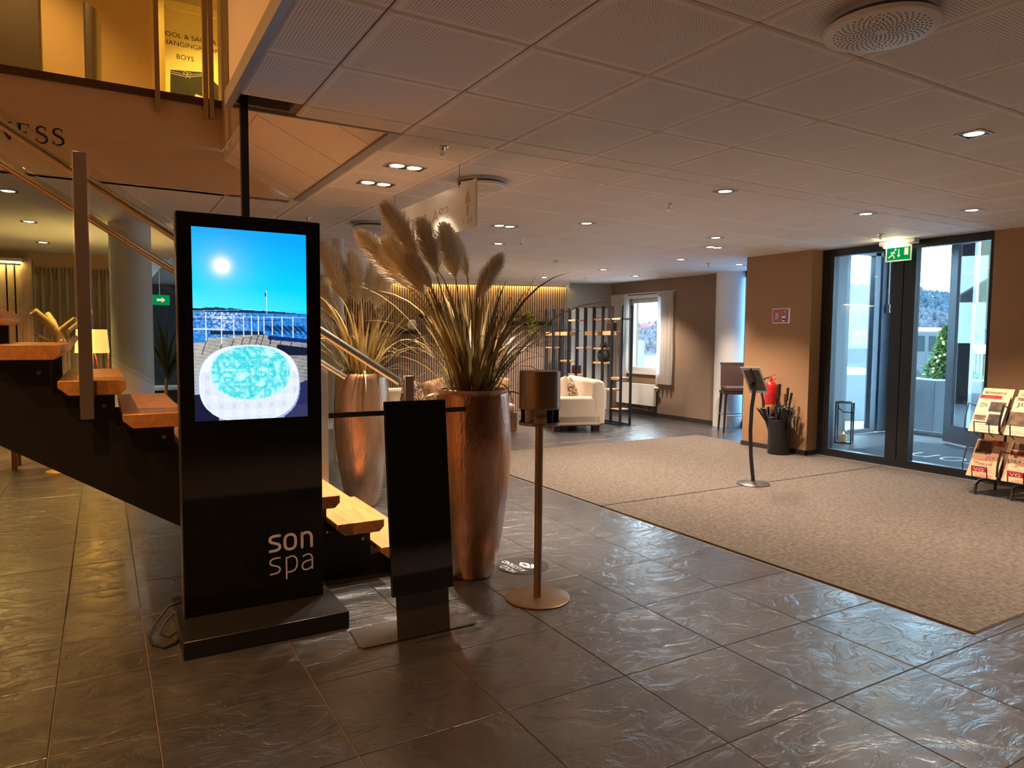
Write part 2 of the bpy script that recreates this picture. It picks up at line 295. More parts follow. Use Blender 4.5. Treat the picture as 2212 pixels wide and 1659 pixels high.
# ---------------------------------------------------------------- floor
MX0,MX1,MY0,MY1=3.79,7.97,1.80,7.88
floor=struct(MB().box(-4.5,9.6,-3,18,-.06,-.007).build('floor',M['grout']))
def tilemesh(wx,wy,top,bot,ch,dz,down=False):
    hx,hy=wx/2,wy/2; v=[]
    zt,zs,zb=(0,-dz,-(top-bot)) if not down else (0,dz,(bot-top))
    for a,b,z in ((hx-ch,hy-ch,zt),(hx,hy,zs),(hx,hy,zb)): v+=[(-a,-b,z),(a,-b,z),(a,b,z),(-a,b,z)]
    f=[(0,1,2,3)]
    for k in (0,4):
        for i in range(4): j=(i+1)%4; f.append((k+i,k+4+i,k+4+j,k+j))
    if down: f=[q[::-1] for q in f]
    return v,f
_tm={}
def tileobj(name,x0,x1,y0,y1,z,par,mat,gap,ch,dz,thick,down=False):
    key=(name,round(x1-x0,3),round(y1-y0,3),mat.name)
    if key not in _tm:
        b=MB(); b.v,b.f=tilemesh(x1-x0-gap,y1-y0-gap,0 if not down else 0,-thick if not down else thick,ch,dz,down)
        me=bpy.data.meshes.new(name); me.from_pydata(b.v,[],b.f); me.materials.append(mat); _tm[key]=me
    o=bpy.data.objects.new(name,_tm[key]); COL.objects.link(o); o.parent=par; o.location=((x0+x1)/2,(y0+y1)/2,z); return o
def sub(r,q):  # rect minus rect -> largest leftover
    x0,x1,y0,y1=r; a0,a1,b0,b1=q
    if x1<=a0 or x0>=a1 or y1<=b0 or y0>=b1: return r
    c=[(x0,min(x1,a0),y0,y1),(max(x0,a1),x1,y0,y1),(x0,x1,y0,min(y1,b0)),(x0,x1,max(y0,b1),y1)]
    c=[k for k in c if k[1]-k[0]>.02 and k[3]-k[2]>.02]
    return max(c,key=lambda k:(k[1]-k[0])*(k[3]-k[2])) if c else None
for i in range(-3,13):
    for j in range(-4,17):
        x0=1.954+.603*i; y0=2.9147+.5892*j; r=(x0,min(x0+.603,9.2),y0,y0+.5892)
        if r[0]>7.7 and r[2]<6.3: continue
        if r[3]>12.2 or (r[3]>11.2 and r[0]<4.5): continue
        r=sub(r,(MX0,MX1,MY0,MY1))
        if r is None or r[1]-r[0]<.03: continue
        tileobj('floor_tile',*r,0,floor,M['slate'],.005,.0015,.0015,.006)
lx=[.145,-.2,-.83,-1.46,-2.09]
for i in range(4):
    for j in range(-5,7):
        y0=5.21+.59*j; tileobj('floor_tile',lx[i+1],lx[i],y0,y0+.59,0,floor,M['slate'],.005,.0015,.0015,.006)
# entrance mat with ribs
mt=thing('entrance_mat','large brown ribbed entrance mat on the slate floor in front of the glass doors','mat',(MX0,MY0,0))
def matsec(y0,y1):
    b=MB().box(0,MX1-MX0,y0,y1,-.006,.002); o=b.build('mat_section',M['ribbase'],mt)
    r=MB(); n=int((MX1-MX0)/.0215); p=(MX1-MX0)/n
    for k in range(n): r.box(k*p+.0035,k*p+p-.0035,y0+.004,y1-.004,.001,.0075)
    q=r.build('rib',M['rib'],o); q['kind']='stuff'
matsec(0,4.872-MY0-.008); matsec(4.872-MY0+.008,MY1-MY0)
z=MB()
for k in range(96):
    x=k*.0435; z.box(x,x+.024,4.872-MY0-.012,4.872-MY0+.012,.003,.0085)
z.build('seam_strip',M['blackmatt'],mt)
# ---------------------------------------------------------------- ceiling
cb=MB(); ZB=ZT+.012
for q in ((.58,8.05,-3,3.6),(.87,8.05,3.6,3.84),(.58,.614,3.6,3.84),(.614,.87,3.80,3.84),(1.45,8.05,3.84,6.2),(.9,8.05,6.2,6.8),(.9,9.8,6.8,18)): cb.box(*q,ZB,ZB+.05)
ceil=struct(cb.build('ceiling',M['groove'])); struct(MB().box(-4.5,.9,6.2,18,ZT,ZB+.05).build('ceiling_low',M['ceil']))
MB().box(.602,.612,3.58,3.82,ZB+.051,ZB+.5).box(.875,.89,3.58,3.82,ZB+.051,ZB+.5).box(.602,.89,3.57,3.58,ZB+.051,ZB+.5).box(.602,.89,3.81,3.82,ZB+.051,ZB+.5).box(.602,.89,3.57,3.82,ZB+.5,ZB+.51).build('ceiling_opening',M['void'],ceil,label='dark gap left by a missing ceiling tile')
REG=((.60,8.02,.5,3.835),(1.50,8.02,3.835,6.16),(.9,8.02,6.16,6.8),(.9,9.25,6.8,13.2))
for i in range(-3,13):
    for j in range(-2,19):
        x0=2.108+.6*i; y0=1.832+.6*j
        if (x0+.3-8.29)*.322+(y0-11.956)*.946>0.05: continue
        if i==-3 and j==3: continue
        for (a0,a1,b0,b1) in REG:
            r=(max(x0,a0),min(x0+.6,a1),max(y0,b0),min(y0+.6,b1))
            if r[1]-r[0]<.05 or r[3]-r[2]<.05: continue
            tileobj('ceiling_tile',*r,ZT,ceil,M['perf'],.009,.009,.007,.011,True)
# edge trims of the opening
tr=MB(); tr.box(.565,.60,-3,3.84,ZT-.004,ZT+.07).box(.565,1.50,3.835,3.85,ZT-.004,ZT+.04).box(1.44,1.502,3.84,6.15,ZT-.002,ZT+.03)
struct(tr.build('trim_1',M['trimg']))
# sloped soffit beside the stair opening
sl=MB(); sl.prism([(1.45,ZT+.012),(1.45,ZT+.06),(.88,2.96),(.88,2.905)],(0,3.86,0),(1,0,0),(0,0,1),(0,2.29,0)); soff=struct(sl.build('ceiling_slope',M['ceil']))
dvec=Vector((.88-1.45,0,2.905-ZT-.01)); dl=dvec.length; dvec.normalize(); nv=Vector((-dvec.z,0,dvec.x))*-1
ys=[3.87,4.172,4.757,5.335,5.90,6.14]
for a,b in zip(ys[:-1],ys[1:]):
    p=MB(); p.prism([(.02,a+.006),(dl-.02,a+.006),(dl-.02,b-.006),(.02,b-.006)],(1.45,0,ZT+.012),dvec,(0,1,0),nv*.014 if nv.z<0 else nv*-.014)
    p.build('soffit_panel',M['ceil'],soff)
# ---------------------------------------------------------------- walls of the lobby
def W(name,mat,*boxes):
    b=MB()
    for q in boxes: b.box(*q[:4],-.05 if q[4]==0 else q[4],q[5])
    return struct(b.build(name,mat))
W('wall_pillar',M['taupe'],(7.80,8.12,5.80,6.85,0,ZT+.01))
W('wall_right',M['taupe'],(8.0,8.3,-3,3.80,0,ZT+.3))
wy0,wy1,wz0,wz1=10.12,11.08,.85,2.30
W('wall_window',M['taupew'],(9.22,9.48,8.70,wy0,0,ZT+.02),(9.22,9.48,wy1,12.2,0,ZT+.02),(9.22,9.48,wy0,wy1,0,wz0),(9.22,9.48,wy0,wy1,wz1,ZT+.02))
D=Vector((-.946,.322,0)).normalized(); NF=Vector((-.322,-.946,0)).normalized(); P1=Vector((8.29,11.956,0))
def wallseg(name,mat,p,q,th,z0,z1):
    p,q=Vector(p),Vector(q); d=(q-p); n=Vector((d.y,-d.x,0)).normalized()
    if n.dot(NF)>0: n=-n
    z0=-.05 if z0==0 else z0
    b=MB(); b.prism([(0,z0),(d.length,z0),(d.length,z1),(0,z1)],p,d.normalized(),(0,0,1),n*th); return struct(b.build(name,mat))
wallseg('wall_door',M['grey'],(9.3,11.612,0),P1,.15,0,ZT+.02)
wallseg('wall_slat',M['felt'],P1,P1+D*4.62,.15,0,ZT+.02)
PL=P1+D*4.62
wallseg('wall_beige',M['beige'],PL,PL+D*2.2,.15,0,ZT+.02)
W('wall_lounge',M['beige'],(-4.5,.62,12.0,12.2,0,ZT+.02))
W('wall_far',M['darkwall'],(-1,4.5,17.8,18,0,ZT+.02))
W('wall_left',M['plaster'],(-4.7,-4.5,-3,18,0,5.3))
W('wall_back',M['brown'],(-4.7,8.3,-3.2,-3,0,5.3))
# upper floor shell round the stair void
W('wall_void_near',M['plaster'],(.585,.60,-3,3.835,ZB+.05,5.3))
W('wall_void_end',M['plaster'],(.585,.95,3.82,3.835,ZB+.06,5.3))
W('wall_void_side',M['plaster'],(.88,1.45,3.835,6.15,2.97,5.3))
W('roof_upper',M['plaster'],(-4.7,3,-3.2,9.8,5.25,5.4))
# fascia of the upper floor with the slanted end
f=MB(); f.prism([(-4.5,ZT),(1.42,ZT),(.88,2.955),(.88,3.32),(-4.5,3.32)],(0,6.15,0),(1,0,0),(0,0,1),(0,.12,0)); struct(f.build('wall_fascia',M['plaster']))
W('floor_upper',M['beige'],(-4.5,2.6,6.27,9.7,3.2,3.32))
W('wall_corridor',M['orange'],(-4.5,.52,7.55,7.7,3.32,5.25))
W('wall_changing',M['yellowroom'],(.3,2.6,8.3,8.4,3.32,5.25),(2.5,2.6,6.3,8.3,3.32,5.25),(.52,.60,7.7,8.3,3.32,5.25))
W('wall_corridor_near',M['plaster'],(.88,2.6,6.15,6.3,3.32,5.25))
W('door_3',M['brown'],(-1.75,-.40,7.5,7.55,3.32,5.1))
tr=MB(); tr.box(.3,2.5,8.24,8.3,4.86,4.94).box(.3,2.5,8.27,8.3,4.76,4.86); struct(tr.build('trim_2',M['yellowroom']))
# skirting
bs=MB(); bs.box(7.785,7.80,5.785,6.86,0,.07).box(7.785,8.0,5.785,5.80,0,.07); struct(bs.build('baseboard_pillar',M['base']))
struct(MB().box(7.985,8.0,-3,3.80,0,.07).build('baseboard_right',M['base']))
struct(MB().box(9.205,9.22,8.72,11.64,0,.07).build('baseboard_window',M['base']))
# ---------------------------------------------------------------- slat wall
slats=bpy.data.objects['wall_slat']; n=0; nsl=96; L=4.58; rzD=math.atan2(D.y,D.x)
sm=MB().box(-.016,.016,0,.022,0,ZT-.09)
s0=None
for k in range(nsl):
    p=P1+D*(.03+k*L/nsl)+NF*.0
    if s0 is None:
        s0=sm.build('slat',M['slatw'],slats); s0.location=p; s0.rotation_euler=(0,0,rzD)
    else: inst(s0,'slat',slats,p,rzD)
# lit cove over the slats: white fascia board and led strip behind it
cv=MB(); a=P1+NF*.14+D*-.02; cv.bar(a+Vector((0,0,ZT-.035)),a+D*4.66+Vector((0,0,ZT-.035)),.018,.075); cv.bar(P1+D*-.02+NF*.07+Vector((0,0,ZT-.004)),P1+D*4.64+NF*.07+Vector((0,0,ZT-.004)),.16,.012)
cv.bar(P1+D*-.02+NF*0+Vector((0,0,ZT-.035)),P1+D*-.02+NF*.14+Vector((0,0,ZT-.035)),.018,.075)
struct(cv.build('trim_3',M['white']))
ls=MB(); ls.bar(P1+D*.03+NF*.085+Vector((0,0,ZT-.02)),P1+D*4.6+NF*.085+Vector((0,0,ZT-.02)),.03,.008)
tag(ls.build('led_strip',M['led']),'yellow led strip hidden in the cove above the wooden slat wall','light')
# ---------------------------------------------------------------- white columns
tag(MB().lathe([(.24,0),(.24,ZT+.005)],40,(9.3,8.50,0)).build('round_column',M['white'],None,True),'thick round white column beside the bar stool and window wall','column')
tag(MB().lathe([(.195,0),(.195,ZT+.005)],40,(.28,8.30,0)).build('round_column',M['white'],None,True),'round white column behind the staircase beside the table lamp','column')
tag(MB().lathe([(.068,0),(.068,ZT+.005)],24,(2.44,8.27,0)).build('round_column',M['white'],None,True),'slim white pipe column behind the pampas grass pot by the stairs','column')
# ---------------------------------------------------------------- staircase
RUN,RISE,TD,TH=.276,.1787,.295,.075; YA,YB=4.08,5.53
nx=lambda n:2.035-RUN*n
st=thing('staircase','open wooden staircase with black stringers, steel handrails and glass sides','staircase',(0,4.08,0))
tm=None
for n in range(1,18):
    x,zz=nx(n),RISE*n
    if tm is None:
        poly=[(0,0),(0,-.045),(-.03,-TH),(-TD+.045,-TH),(-TD,-.035),(-TD,0)]
        tm=MB().prism(poly,(0,0,0),(1,0,0),(0,0,1),(0,YB-YA,0)).build('tread',M['tread'],st,bevel=.003,seg=1); tm.location=(x,0,zz)
    else:
        o=inst(tm,'tread',st,(x,0,zz)); m=o.modifiers.new('bevel','BEVEL'); m.width=.003; m.segments=1
def stringer(y):
    P=[(1.02,0),(nx(1)-.06,0)]
    for n in range(1,18):
        P+= [(nx(n)-.06 if n==1 else nx(n)-.05,RISE*n-TH),(nx(n+1)-.05,RISE*n-TH)]
    xe=nx(18)-.05; P+=[(xe,.4-.645*(xe-.363)+.0)]
    P=[P[0]]+P[1:]
    return MB().prism(P,(0,y-YA,0),(1,0,0),(0,0,1),(0,.03,0)).build('stringer',M['black'],st)
s1=stringer(4.20); stringer(5.36)
for n in range(1,13):
    for dx,dz in ((-.10,-.14),):
        b=MB(); b.tube([(nx(n)+dx,4.20-YA-.006,RISE*n+dz),(nx(n)+dx,4.20-YA+.0,RISE*n+dz)],.011,10); b.build('bolt',M['chrome'],s1)
bl=MB(); bl.box(1.08,1.62,4.07-YA,5.45-YA,0,.006); bl.build('base_plate',M['blacksat'],st)
rz=lambda x:2.467-.638*(x+.381)
def rail(y,x0,x1,dz=0,r=.0235):
    return MB().tube([(x0,y-YA,rz(x0)+dz),((x0+x1)/2,y-YA,rz((x0+x1)/2)+dz),(x1,y-YA,rz(x1)+dz)],r,14).build('handrail',M['steel'],st,True)
rail(4.125,-2.7,1.60); rail(5.48,-2.7,1.67)
def post(x,y,z0,z1): return MB().box(x-.03,x+.03,y-.016-YA,y+.016-YA,z0,z1).build('rail_post',M['steeld'],st,bevel=.002,seg=1)
post(-.07,4.055,1.06,2.365); post(1.635,4.055,.06,1.243); post(-1.74,4.055,2.15,3.44); post(1.52,5.56,.06,1.25); post(-.10,5.56,1.06,2.36); post(-1.74,5.56,2.15,3.44)
def pane(y,x0,x1,zl=.86):
    return MB().prism([(x0,rz(x0)+.065),(x1,rz(x1)+.065),(x1,rz(x1)-zl),(x0,rz(x0)-zl)],(0,y-YA,0),(1,0,0),(0,0,1),(0,.008,0)).build('glass_panel',M['glass'],st)
pane(4.085,-1.70,-.11); pane(4.085,-.03,1.59); pane(5.53,-1.70,-.14); pane(5.53,-.06,1.48)
# ---------------------------------------------------------------- upper balustrade
bal=thing('glass_balustrade','glass balustrade with brushed steel posts along the edge of the upper floor','railing',(0,6.1,3.2))
for x,zb in ((.417,3.2),(.758,3.2),(.80,3.2),(-1.2,3.2),(-2.8,3.2)):
    MB().box(x-.0175,x+.0175,-.02,.05,0,1.25).build('post',M['steel'],bal,bevel=.002,seg=1)
MB().box(-4.4,.88,.02,.045,.10,.155).build('bottom_rail',M['brown'],bal)
MB().tube([(-4.4,-.01,1.2),(.85,-.01,1.2)],.024,12).build('top_rail',M['steel'],bal,True)
for x0,x1 in ((-2.76,-1.24),(-1.16,.385),(.45,.735)): MB().box(x0,x1,.028,.036,.14,1.12).build('glass_panel',M['glass'],bal)
# steel cylinder in the corridor
c=MB(); n=28; b=[]
cyl=thing('steel_cylinder','tall brushed steel cylinder with slanted top on the upper corridor floor','ash bin',(0,7.0,3.32))
v0=len(c.v)
for k in range(n):
    a=2*PI*k/n; c.v.append((.064*math.cos(a),.064*math.sin(a),0))
for k in range(n):
    a=2*PI*k/n; c.v.append((.064*math.cos(a),.064*math.sin(a),.885-.55*.064*math.cos(a)))
for k in range(n): j=(k+1)%n; c.f.append((k,j,n+j,n+k))
c.f.append(tuple(range(n,2*n))); c.f.append(tuple(range(n))[::-1])
c.build('body',M['steel'],cyl,True)
MB().lathe([(.075,0),(.075,.02),(.064,.025)],24).build('foot',M['steel'],cyl,True)
# poster on the changing room wall
po=thing('changing_room_sign','yellow pool and sauna changing room poster with black swim shorts','sign',(.60,8.29,3.95))
MB().box(-.06,.62,-.006,.01,-.1,.86).build('board',M['yellowroom'],po)
t=MB()
for body,x,zv,wd,h in (('POOL & SAUNA',.015,.640,.53,.048),('CHANGINGROOM',-.02,.555,.60,.048),('BOYS',.155,.425,.165,.05)): t=MB(); t.flat(txtfit(body,x,zv,wd,h),(0,-.0075,0),(1,0,0),(0,0,1)); t.build('lettering',M['ink'],po)
MB().prism([(.095,.30),(.42,.335),(.62,.17),(.55,.05),(.33,.10),(.30,.02),(.085,.02)],(0,-.0075,0),(1,0,0),(0,0,1),(0,-.002,0)).build('shorts_print',M['ink'],po)
l=MB(); l.flat(stroke([(.097,.265),(.25,.255),(.43,.305)],.006),(0,-.0105,0),(1,0,0),(0,0,1)); l.flat(stroke([(.095,.285),(.25,.275),(.425,.322)],.005),(0,-.0105,0),(1,0,0),(0,0,1))
for cx in (.235,.275): l.flat(stroke([(cx+.018*math.cos(a*PI/6),.292+.014*math.sin(a*PI/6)) for a in range(13)],.005),(0,-.0105,0),(1,0,0),(0,0,1))
l.flat(stroke([(.25,.28),(.24,.245)],.005),(0,-.0105,0),(1,0,0),(0,0,1)); l.flat(stroke([(.26,.28),(.28,.245)],.005),(0,-.0105,0),(1,0,0),(0,0,1)); o=l.build('drawstring',M['letter'],po); o['kind']='stuff'; l=MB(); l.flat(stroke([(.087,.045),(.30,.045)],.006),(0,-.0105,0),(1,0,0),(0,0,1)); l.build('hem_line',M['letter'],po)
# serif letters on the fascia
def serif(ch):
    o=([],[])
    def add(vf):
        b=len(o[0]); o[0].extend(vf[0]); o[1].extend([tuple(b+i for i in f) for f in vf[1]])
    R=lambda x0,x1,y0,y1:([(x0,y0),(x1,y0),(x1,y1),(x0,y1)],[(0,1,2,3)])
    if ch=='N': add(R(.10,.16,0,1)); add(R(.72,.78,0,1)); add(([(.06,1),(.22,1),(.80,0),(.66,0)],[(3,2,1,0)])); add(R(0,.26,0,.04)); add(R(.62,.88,.96,1)); add(R(0,.2,.96,1))
    if ch=='E':
        add(R(.08,.22,0,1)); add(R(0,.62,.955,1)); add(R(0,.66,0,.045)); add(R(.2,.48,.49,.535)); add(([(.57,.96),(.62,.96),(.62,.78),(.60,.78)],[(0,1,2,3)])); add(([(.58,.04),(.66,.04),(.68,.24),(.66,.24)],[(0,1,2,3)])); add(R(.46,.485,.40,.62))
    if ch=='S':
        pts=bez((.52,.80),(.48,1.02),(.12,1.03),(.09,.77),10)+bez((.09,.77),(.06,.52),(.56,.55),(.57,.26),12)[1:]+bez((.57,.26),(.57,-.04),(.10,-.07),(.05,.22),10)[1:]
        n=len(pts); ws=[.05+.10*math.sin(PI*i/(n-1))**1.5 for i in range(n)]; add(stroke(pts,ws,False)); add(R(.505,.53,.74,.98)); add(R(.04,.065,.02,.28))
    return o
for ch,x0 in (('N',-.612),('E',-.482),('S',-.372),('S',-.272)):
    sc=.122
    vf=serif(ch); zb=2.853
    b=MB(); b.flat(([(x*sc,y*sc) for x,y in vf[0]],vf[1]),(0,0,0),(1,0,0),(0,0,1)); o=b.build('wall_letter',M['ink']); o.location=(x0,6.147,zb)
    m=o.modifiers.new('th','SOLIDIFY'); m.thickness=.004
    tag(o,{'N':'dark serif letter N','E':'dark serif letter E','S':'dark serif letter S'}[ch]+' on the plaster fascia above the stairs','letter','serif letters on the fascia')
# ---------------------------------------------------------------- printed pictures (screen, newspapers) as coloured grids
def picture(name,img,o,ux,uy,mat,parent=None):        # img rows top->bottom, linear rgb
    ny,nxp=img.shape[:2]; o,ux,uy=map(np.array,(o,ux,uy))
    U,V=np.meshgrid(np.linspace(0,1,nxp+1),np.linspace(1,0,ny+1)); co=o[None,None]+U[...,None]*ux+V[...,None]*uy
    me=bpy.data.meshes.new(name); nv=(nxp+1)*(ny+1); nf=nxp*ny
    me.vertices.add(nv); me.vertices.foreach_set('co',co.reshape(-1).astype(np.float32))
    i=np.arange(ny)[:,None]*(nxp+1)+np.arange(nxp)[None]; q=np.stack([i+nxp+1,i+nxp+2,i+1,i],-1).reshape(-1)
    me.loops.add(nf*4); me.loops.foreach_set('vertex_index',q.astype(np.int32)); me.polygons.add(nf); me.polygons.foreach_set('loop_start',np.arange(0,nf*4,4,dtype=np.int32))
    me.update(); me.validate()
    a=me.color_attributes.new('Col','FLOAT_COLOR','CORNER'); c=np.ones((nf,4,4),np.float32); c[:,:,:3]=img.reshape(-1,1,3); a.data.foreach_set('color',c.reshape(-1))
    return mk(name,me,mat,parent)
def snoise(h,w,s,seed):
    r=np.random.RandomState(seed); gh,gw=int(h/s)+3,int(w/s)+3; g=r.rand(gh,gw); y=np.arange(h)/s; x=np.arange(w)/s
    yi=y.astype(int); xi=x.astype(int); fy=(y-yi)[:,None]; fx=(x-xi)[None]
    return g[yi][:,xi]*(1-fy)*(1-fx)+g[yi+1][:,xi]*fy*(1-fx)+g[yi][:,xi+1]*(1-fy)*fx+g[yi+1][:,xi+1]*fy*fx
def lin(r,g,b): return np.array([((c/255)/12.92 if c<11 else ((c/255+.055)/1.055)**2.4) for c in (r,g,b)])
def spa_picture(w=200,h=344):
    U,V=np.meshgrid((np.arange(w)+.5)/w,(np.arange(h)+.5)/h); img=np.zeros((h,w,3))
    def put(m,c,a=1.0):
        a=np.asarray(a)*m; img[:]=img*(1-a[...,None])+np.asarray(c)*a[...,None]
    def mixc(a,b,t): return a[None,None]*(1-t[...,None])+b[None,None]*t[...,None]
    t=np.clip(V/.42,0,1); sky=mixc(lin(4,156,248),lin(0,214,250),np.clip(t*1.1-U*.15,0,1)); img[:]=sky
    put((V<.42),lin(110,225,255),np.clip((t-.72)*2.2,0,.55)*np.clip(1-U*.8,0,1))
    d=np.hypot((U-.245)*.575,V-.192); put(V<.42,lin(255,246,250),np.clip(np.exp(-(d/.040)**2)*1.15+.35*np.exp(-d/.06),0,1))
    hill=.425-.012*np.sin(U*5+.4)-.007*snoise(h,w,7,3)-.012*np.exp(-((U-.77)/.14)**2); put((V>hill)&(V<.44),lin(12,52,92))
    put((V>hill)&(V<.425)&(U<.055),lin(8,30,60))
    n=snoise(h,w,2.2,5); n2=snoise(h,w,5,6)
    wat=mixc(lin(8,88,176),lin(60,150,225),n); water=(V>.432)&(V<.60); img[water]=wat[water]
    put(water,lin(235,245,255),np.clip((n-.35)*2.2,0,1)*np.exp(-((U-.25)/.17)**2)*np.clip(1-(V-.432)/.15,0,1))
    put((V>.468)&(V<.474)&(U<.75),lin(20,50,90),.7)
    # deck
    dk=V>(.545+.045*np.abs(U-.55)**.8+.02*(U<.12)); b=(np.sin((V*1.0-.12*U)*330)*.5+.5)*.25+n2*.35; deck=mixc(lin(92,98,110),lin(196,190,178),np.clip(b+.35*(1-U),0,1)); img[dk]=deck[dk]
    put((V>.528)&(V<.548)&(U>.14)&(U<.60),lin(24,44,66)); put((V>.50)&(V<.53)&(U>.60)&(U<.98),lin(16,60,120),.8)
    for k in range(7): put((np.abs((V-.505)-.6*(U-.64-.05*k))<.004)&(U>.62)&(V<.545)&(V>.49),lin(10,28,60))
    for u0,bot in ((.105,.585),(.235,.60),(.34,.57),(.425,.56),(.495,.555),(.555,.55),(.605,.545),(.68,.55),(.77,.56),(.87,.565)):
        put((np.abs(U-u0)<.0045)&(V>.447)&(V<bot),lin(205,225,240),.9)
        put((np.abs(U-u0-(V-bot)*-.55)<.005)&(V>bot)&(V<bot+.07),lin(40,44,52),.8)
    put((np.abs(V-.458+.006*U)<.0022),lin(190,215,235),.7); put((np.abs(V-.415-.03*np.abs(U-.5))<.0018),lin(180,220,240),.5); put((np.abs(V-.522)<.004)&(U<.26),lin(210,225,235),.8)
    put((np.abs(U-.632)<.003)&(V>.312)&(V<.435),lin(220,235,245)); put((U>.615)&(U<.632)&(V>.322)&(V<.343),lin(40,80,150))
    put((V>.553+.05*(U-.66))&(V<.575+.05*(U-.66))&(U>.64),lin(14,42,110)); put((V>.60)&(V<.66)&(U>.72)&(V>.60+.06*(U-.72)),lin(18,26,52)); put((np.abs(U-.66)<.004)&(V>.56)&(V<.60),lin(10,20,40))
    # dark lower right deck
    put((U>.80)&(V>.80+.25*np.clip(.98-U,0,1)),lin(38,42,86)); put((U>.78)&(V>.93),lin(52,52,92))
    # tub
    def sup(cx,cy,rx,ry,p): return (np.abs((U-cx)/rx)**p+np.abs((V-cy)/ry)**p)
    sk=U+.05*(V-.8)
    e=sup(.475,.815,.455,.212,2.5); put(e<1,lin(150,170,214)); e=sup(.478,.808,.44,.205,2.5)
    put(e<1,lin(226,232,248)); grid=((np.sin(U*300)*np.sin(V*520))>.35); put((e<.93)&grid&(V>.74),lin(132,150,190),.75)
    e2=sup(.49,.752,.365,.150,2.3); put(e2<1,lin(206,222,240)); e3=sup(.49,.752,.345,.141,2.3)
    wt=mixc(lin(14,196,206),lin(214,250,250),np.clip(((np.abs(snoise(h,w,9,8)-.5)*2+np.abs(snoise(h,w,4.5,9)-.5)*1.4)-.0)**1.4*.9,0,1)); m=e3<1; img[m]=wt[m]
    put(m,lin(0,210,220),.25)
    put((e>1)&(V>.86)&(U<.2),lin(20,24,52))
    return img
# ---------------------------------------------------------------- information screen
k=thing('information_screen','tall black freestanding digital screen showing an outdoor hot tub picture','digital screen',(.66,3.76,0))
KX,KY=.66,3.76
MB().box(.285-KX,1.055-KX,3.42-KY,4.065-KY,0,.085).build('plinth',M['blacksat'],k,bevel=.004)
bd=MB().box(.318-KX,1.005-KX,3.722-KY,3.80-KY,.085,2.075).build('housing',M['black'],k,bevel=.004)
MB().box(.321-KX,1.002-KX,3.7175-KY,3.7215-KY,.088,2.072).build('front_glass',M['blackgl'],bd)
MB().box(.3165-KX,.3215-KX,3.7155-KY,3.8-KY,.085,2.06).build('side_trim',M['greys'],bd)
sw,sh=.930-.385,2.005-1.06
picture('screen_image',spa_picture(),(.385-KX,3.7170-KY,1.06),(sw,0,0),(0,0,sh),vcolmat('screen_glow',1.25),k)
t=MB()
def lt(vf,new=False):
    t.flat(vf,(-KX,3.7165-KY,0),(1,0,0),(0,0,1))
def S(x,z,w,h,wd):
    p=bez((x+w,z+h),(x+w*.3,z+h*1.02),(x,z+h*.98),(x,z+h*.74),8)+bez((x,z+h*.74),(x+w*.0,z+h*.48),(x+w,z+h*.56),(x+w,z+h*.26),10)[1:]+bez((x+w,z+h*.26),(x+w,z+h*.0),(x+w*.5,z),(x+w*.02,z),8)[1:]
    lt(stroke(p,wd))
NL=lambda:(t.build('letter',M['letter'],k),t.v.clear(),t.f.clear())
wd=.0145; S(.728,.362,.050,.078,wd); NL()
lt(stroke([(.8315+.028*math.copysign(abs(math.cos(a))**.75,math.cos(a)),.400+.039*math.copysign(abs(math.sin(a))**.75,math.sin(a))) for a in [i*2*PI/28 for i in range(29)]],wd,False)); NL()
lt(stroke([(.893,.362),(.893,.438)],wd)); lt(stroke([(.893,.425)]+bez((.893,.425),(.905,.444),(.943,.450),(.943,.405),8)+[(.943,.362)],wd))
t.build('letter',M['letter'],k); t=MB()
wd=.0078; S(.728,.240,.050,.082,wd); NL()
lt(stroke([(.811,.205),(.811,.318)],wd)); lt(stroke([(.811,.312)]+bez((.811,.312),(.84,.330),(.866,.325),(.866,.283),8)+bez((.866,.283),(.866,.24),(.84,.236),(.811,.24),8)[1:],wd)); NL()
lt(stroke(bez((.898,.312),(.925,.328),(.946,.322),(.946,.290),8)+[(.946,.240)],wd)); lt(stroke(bez((.946,.287),(.905,.288),(.893,.275),(.893,.258),8)+bez((.893,.258),(.893,.232),(.925,.232),(.946,.252),8)[1:],wd))
t.build('letter',M['letter'],k)
MB().tube([Vector(p)-Vector((KX,KY,0)) for p in ((.33,3.95,.10),(.26,3.93,.085),(.20,3.88,.03),(.165,3.78,.008),(.175,3.66,.008),(.22,3.60,.008),(.27,3.63,.008),(.285,3.68,.01))],.006,8).build('power_cable',M['cable'],k,True)
MB().tube([Vector(p)-Vector((KX,KY,0)) for p in ((.30,3.85,.09),(.24,3.84,.04),(.215,3.78,.008),(.25,3.72,.008),(.285,3.74,.02))],.005,8).build('power_cable',M['cable'],k,True)
tag(MB().box(.627,.663,3.765,3.80,2.0755,2.85).build('cable_pole',M['black']),'slim black cable pole rising from the digital screen into the ceiling gap','pole')
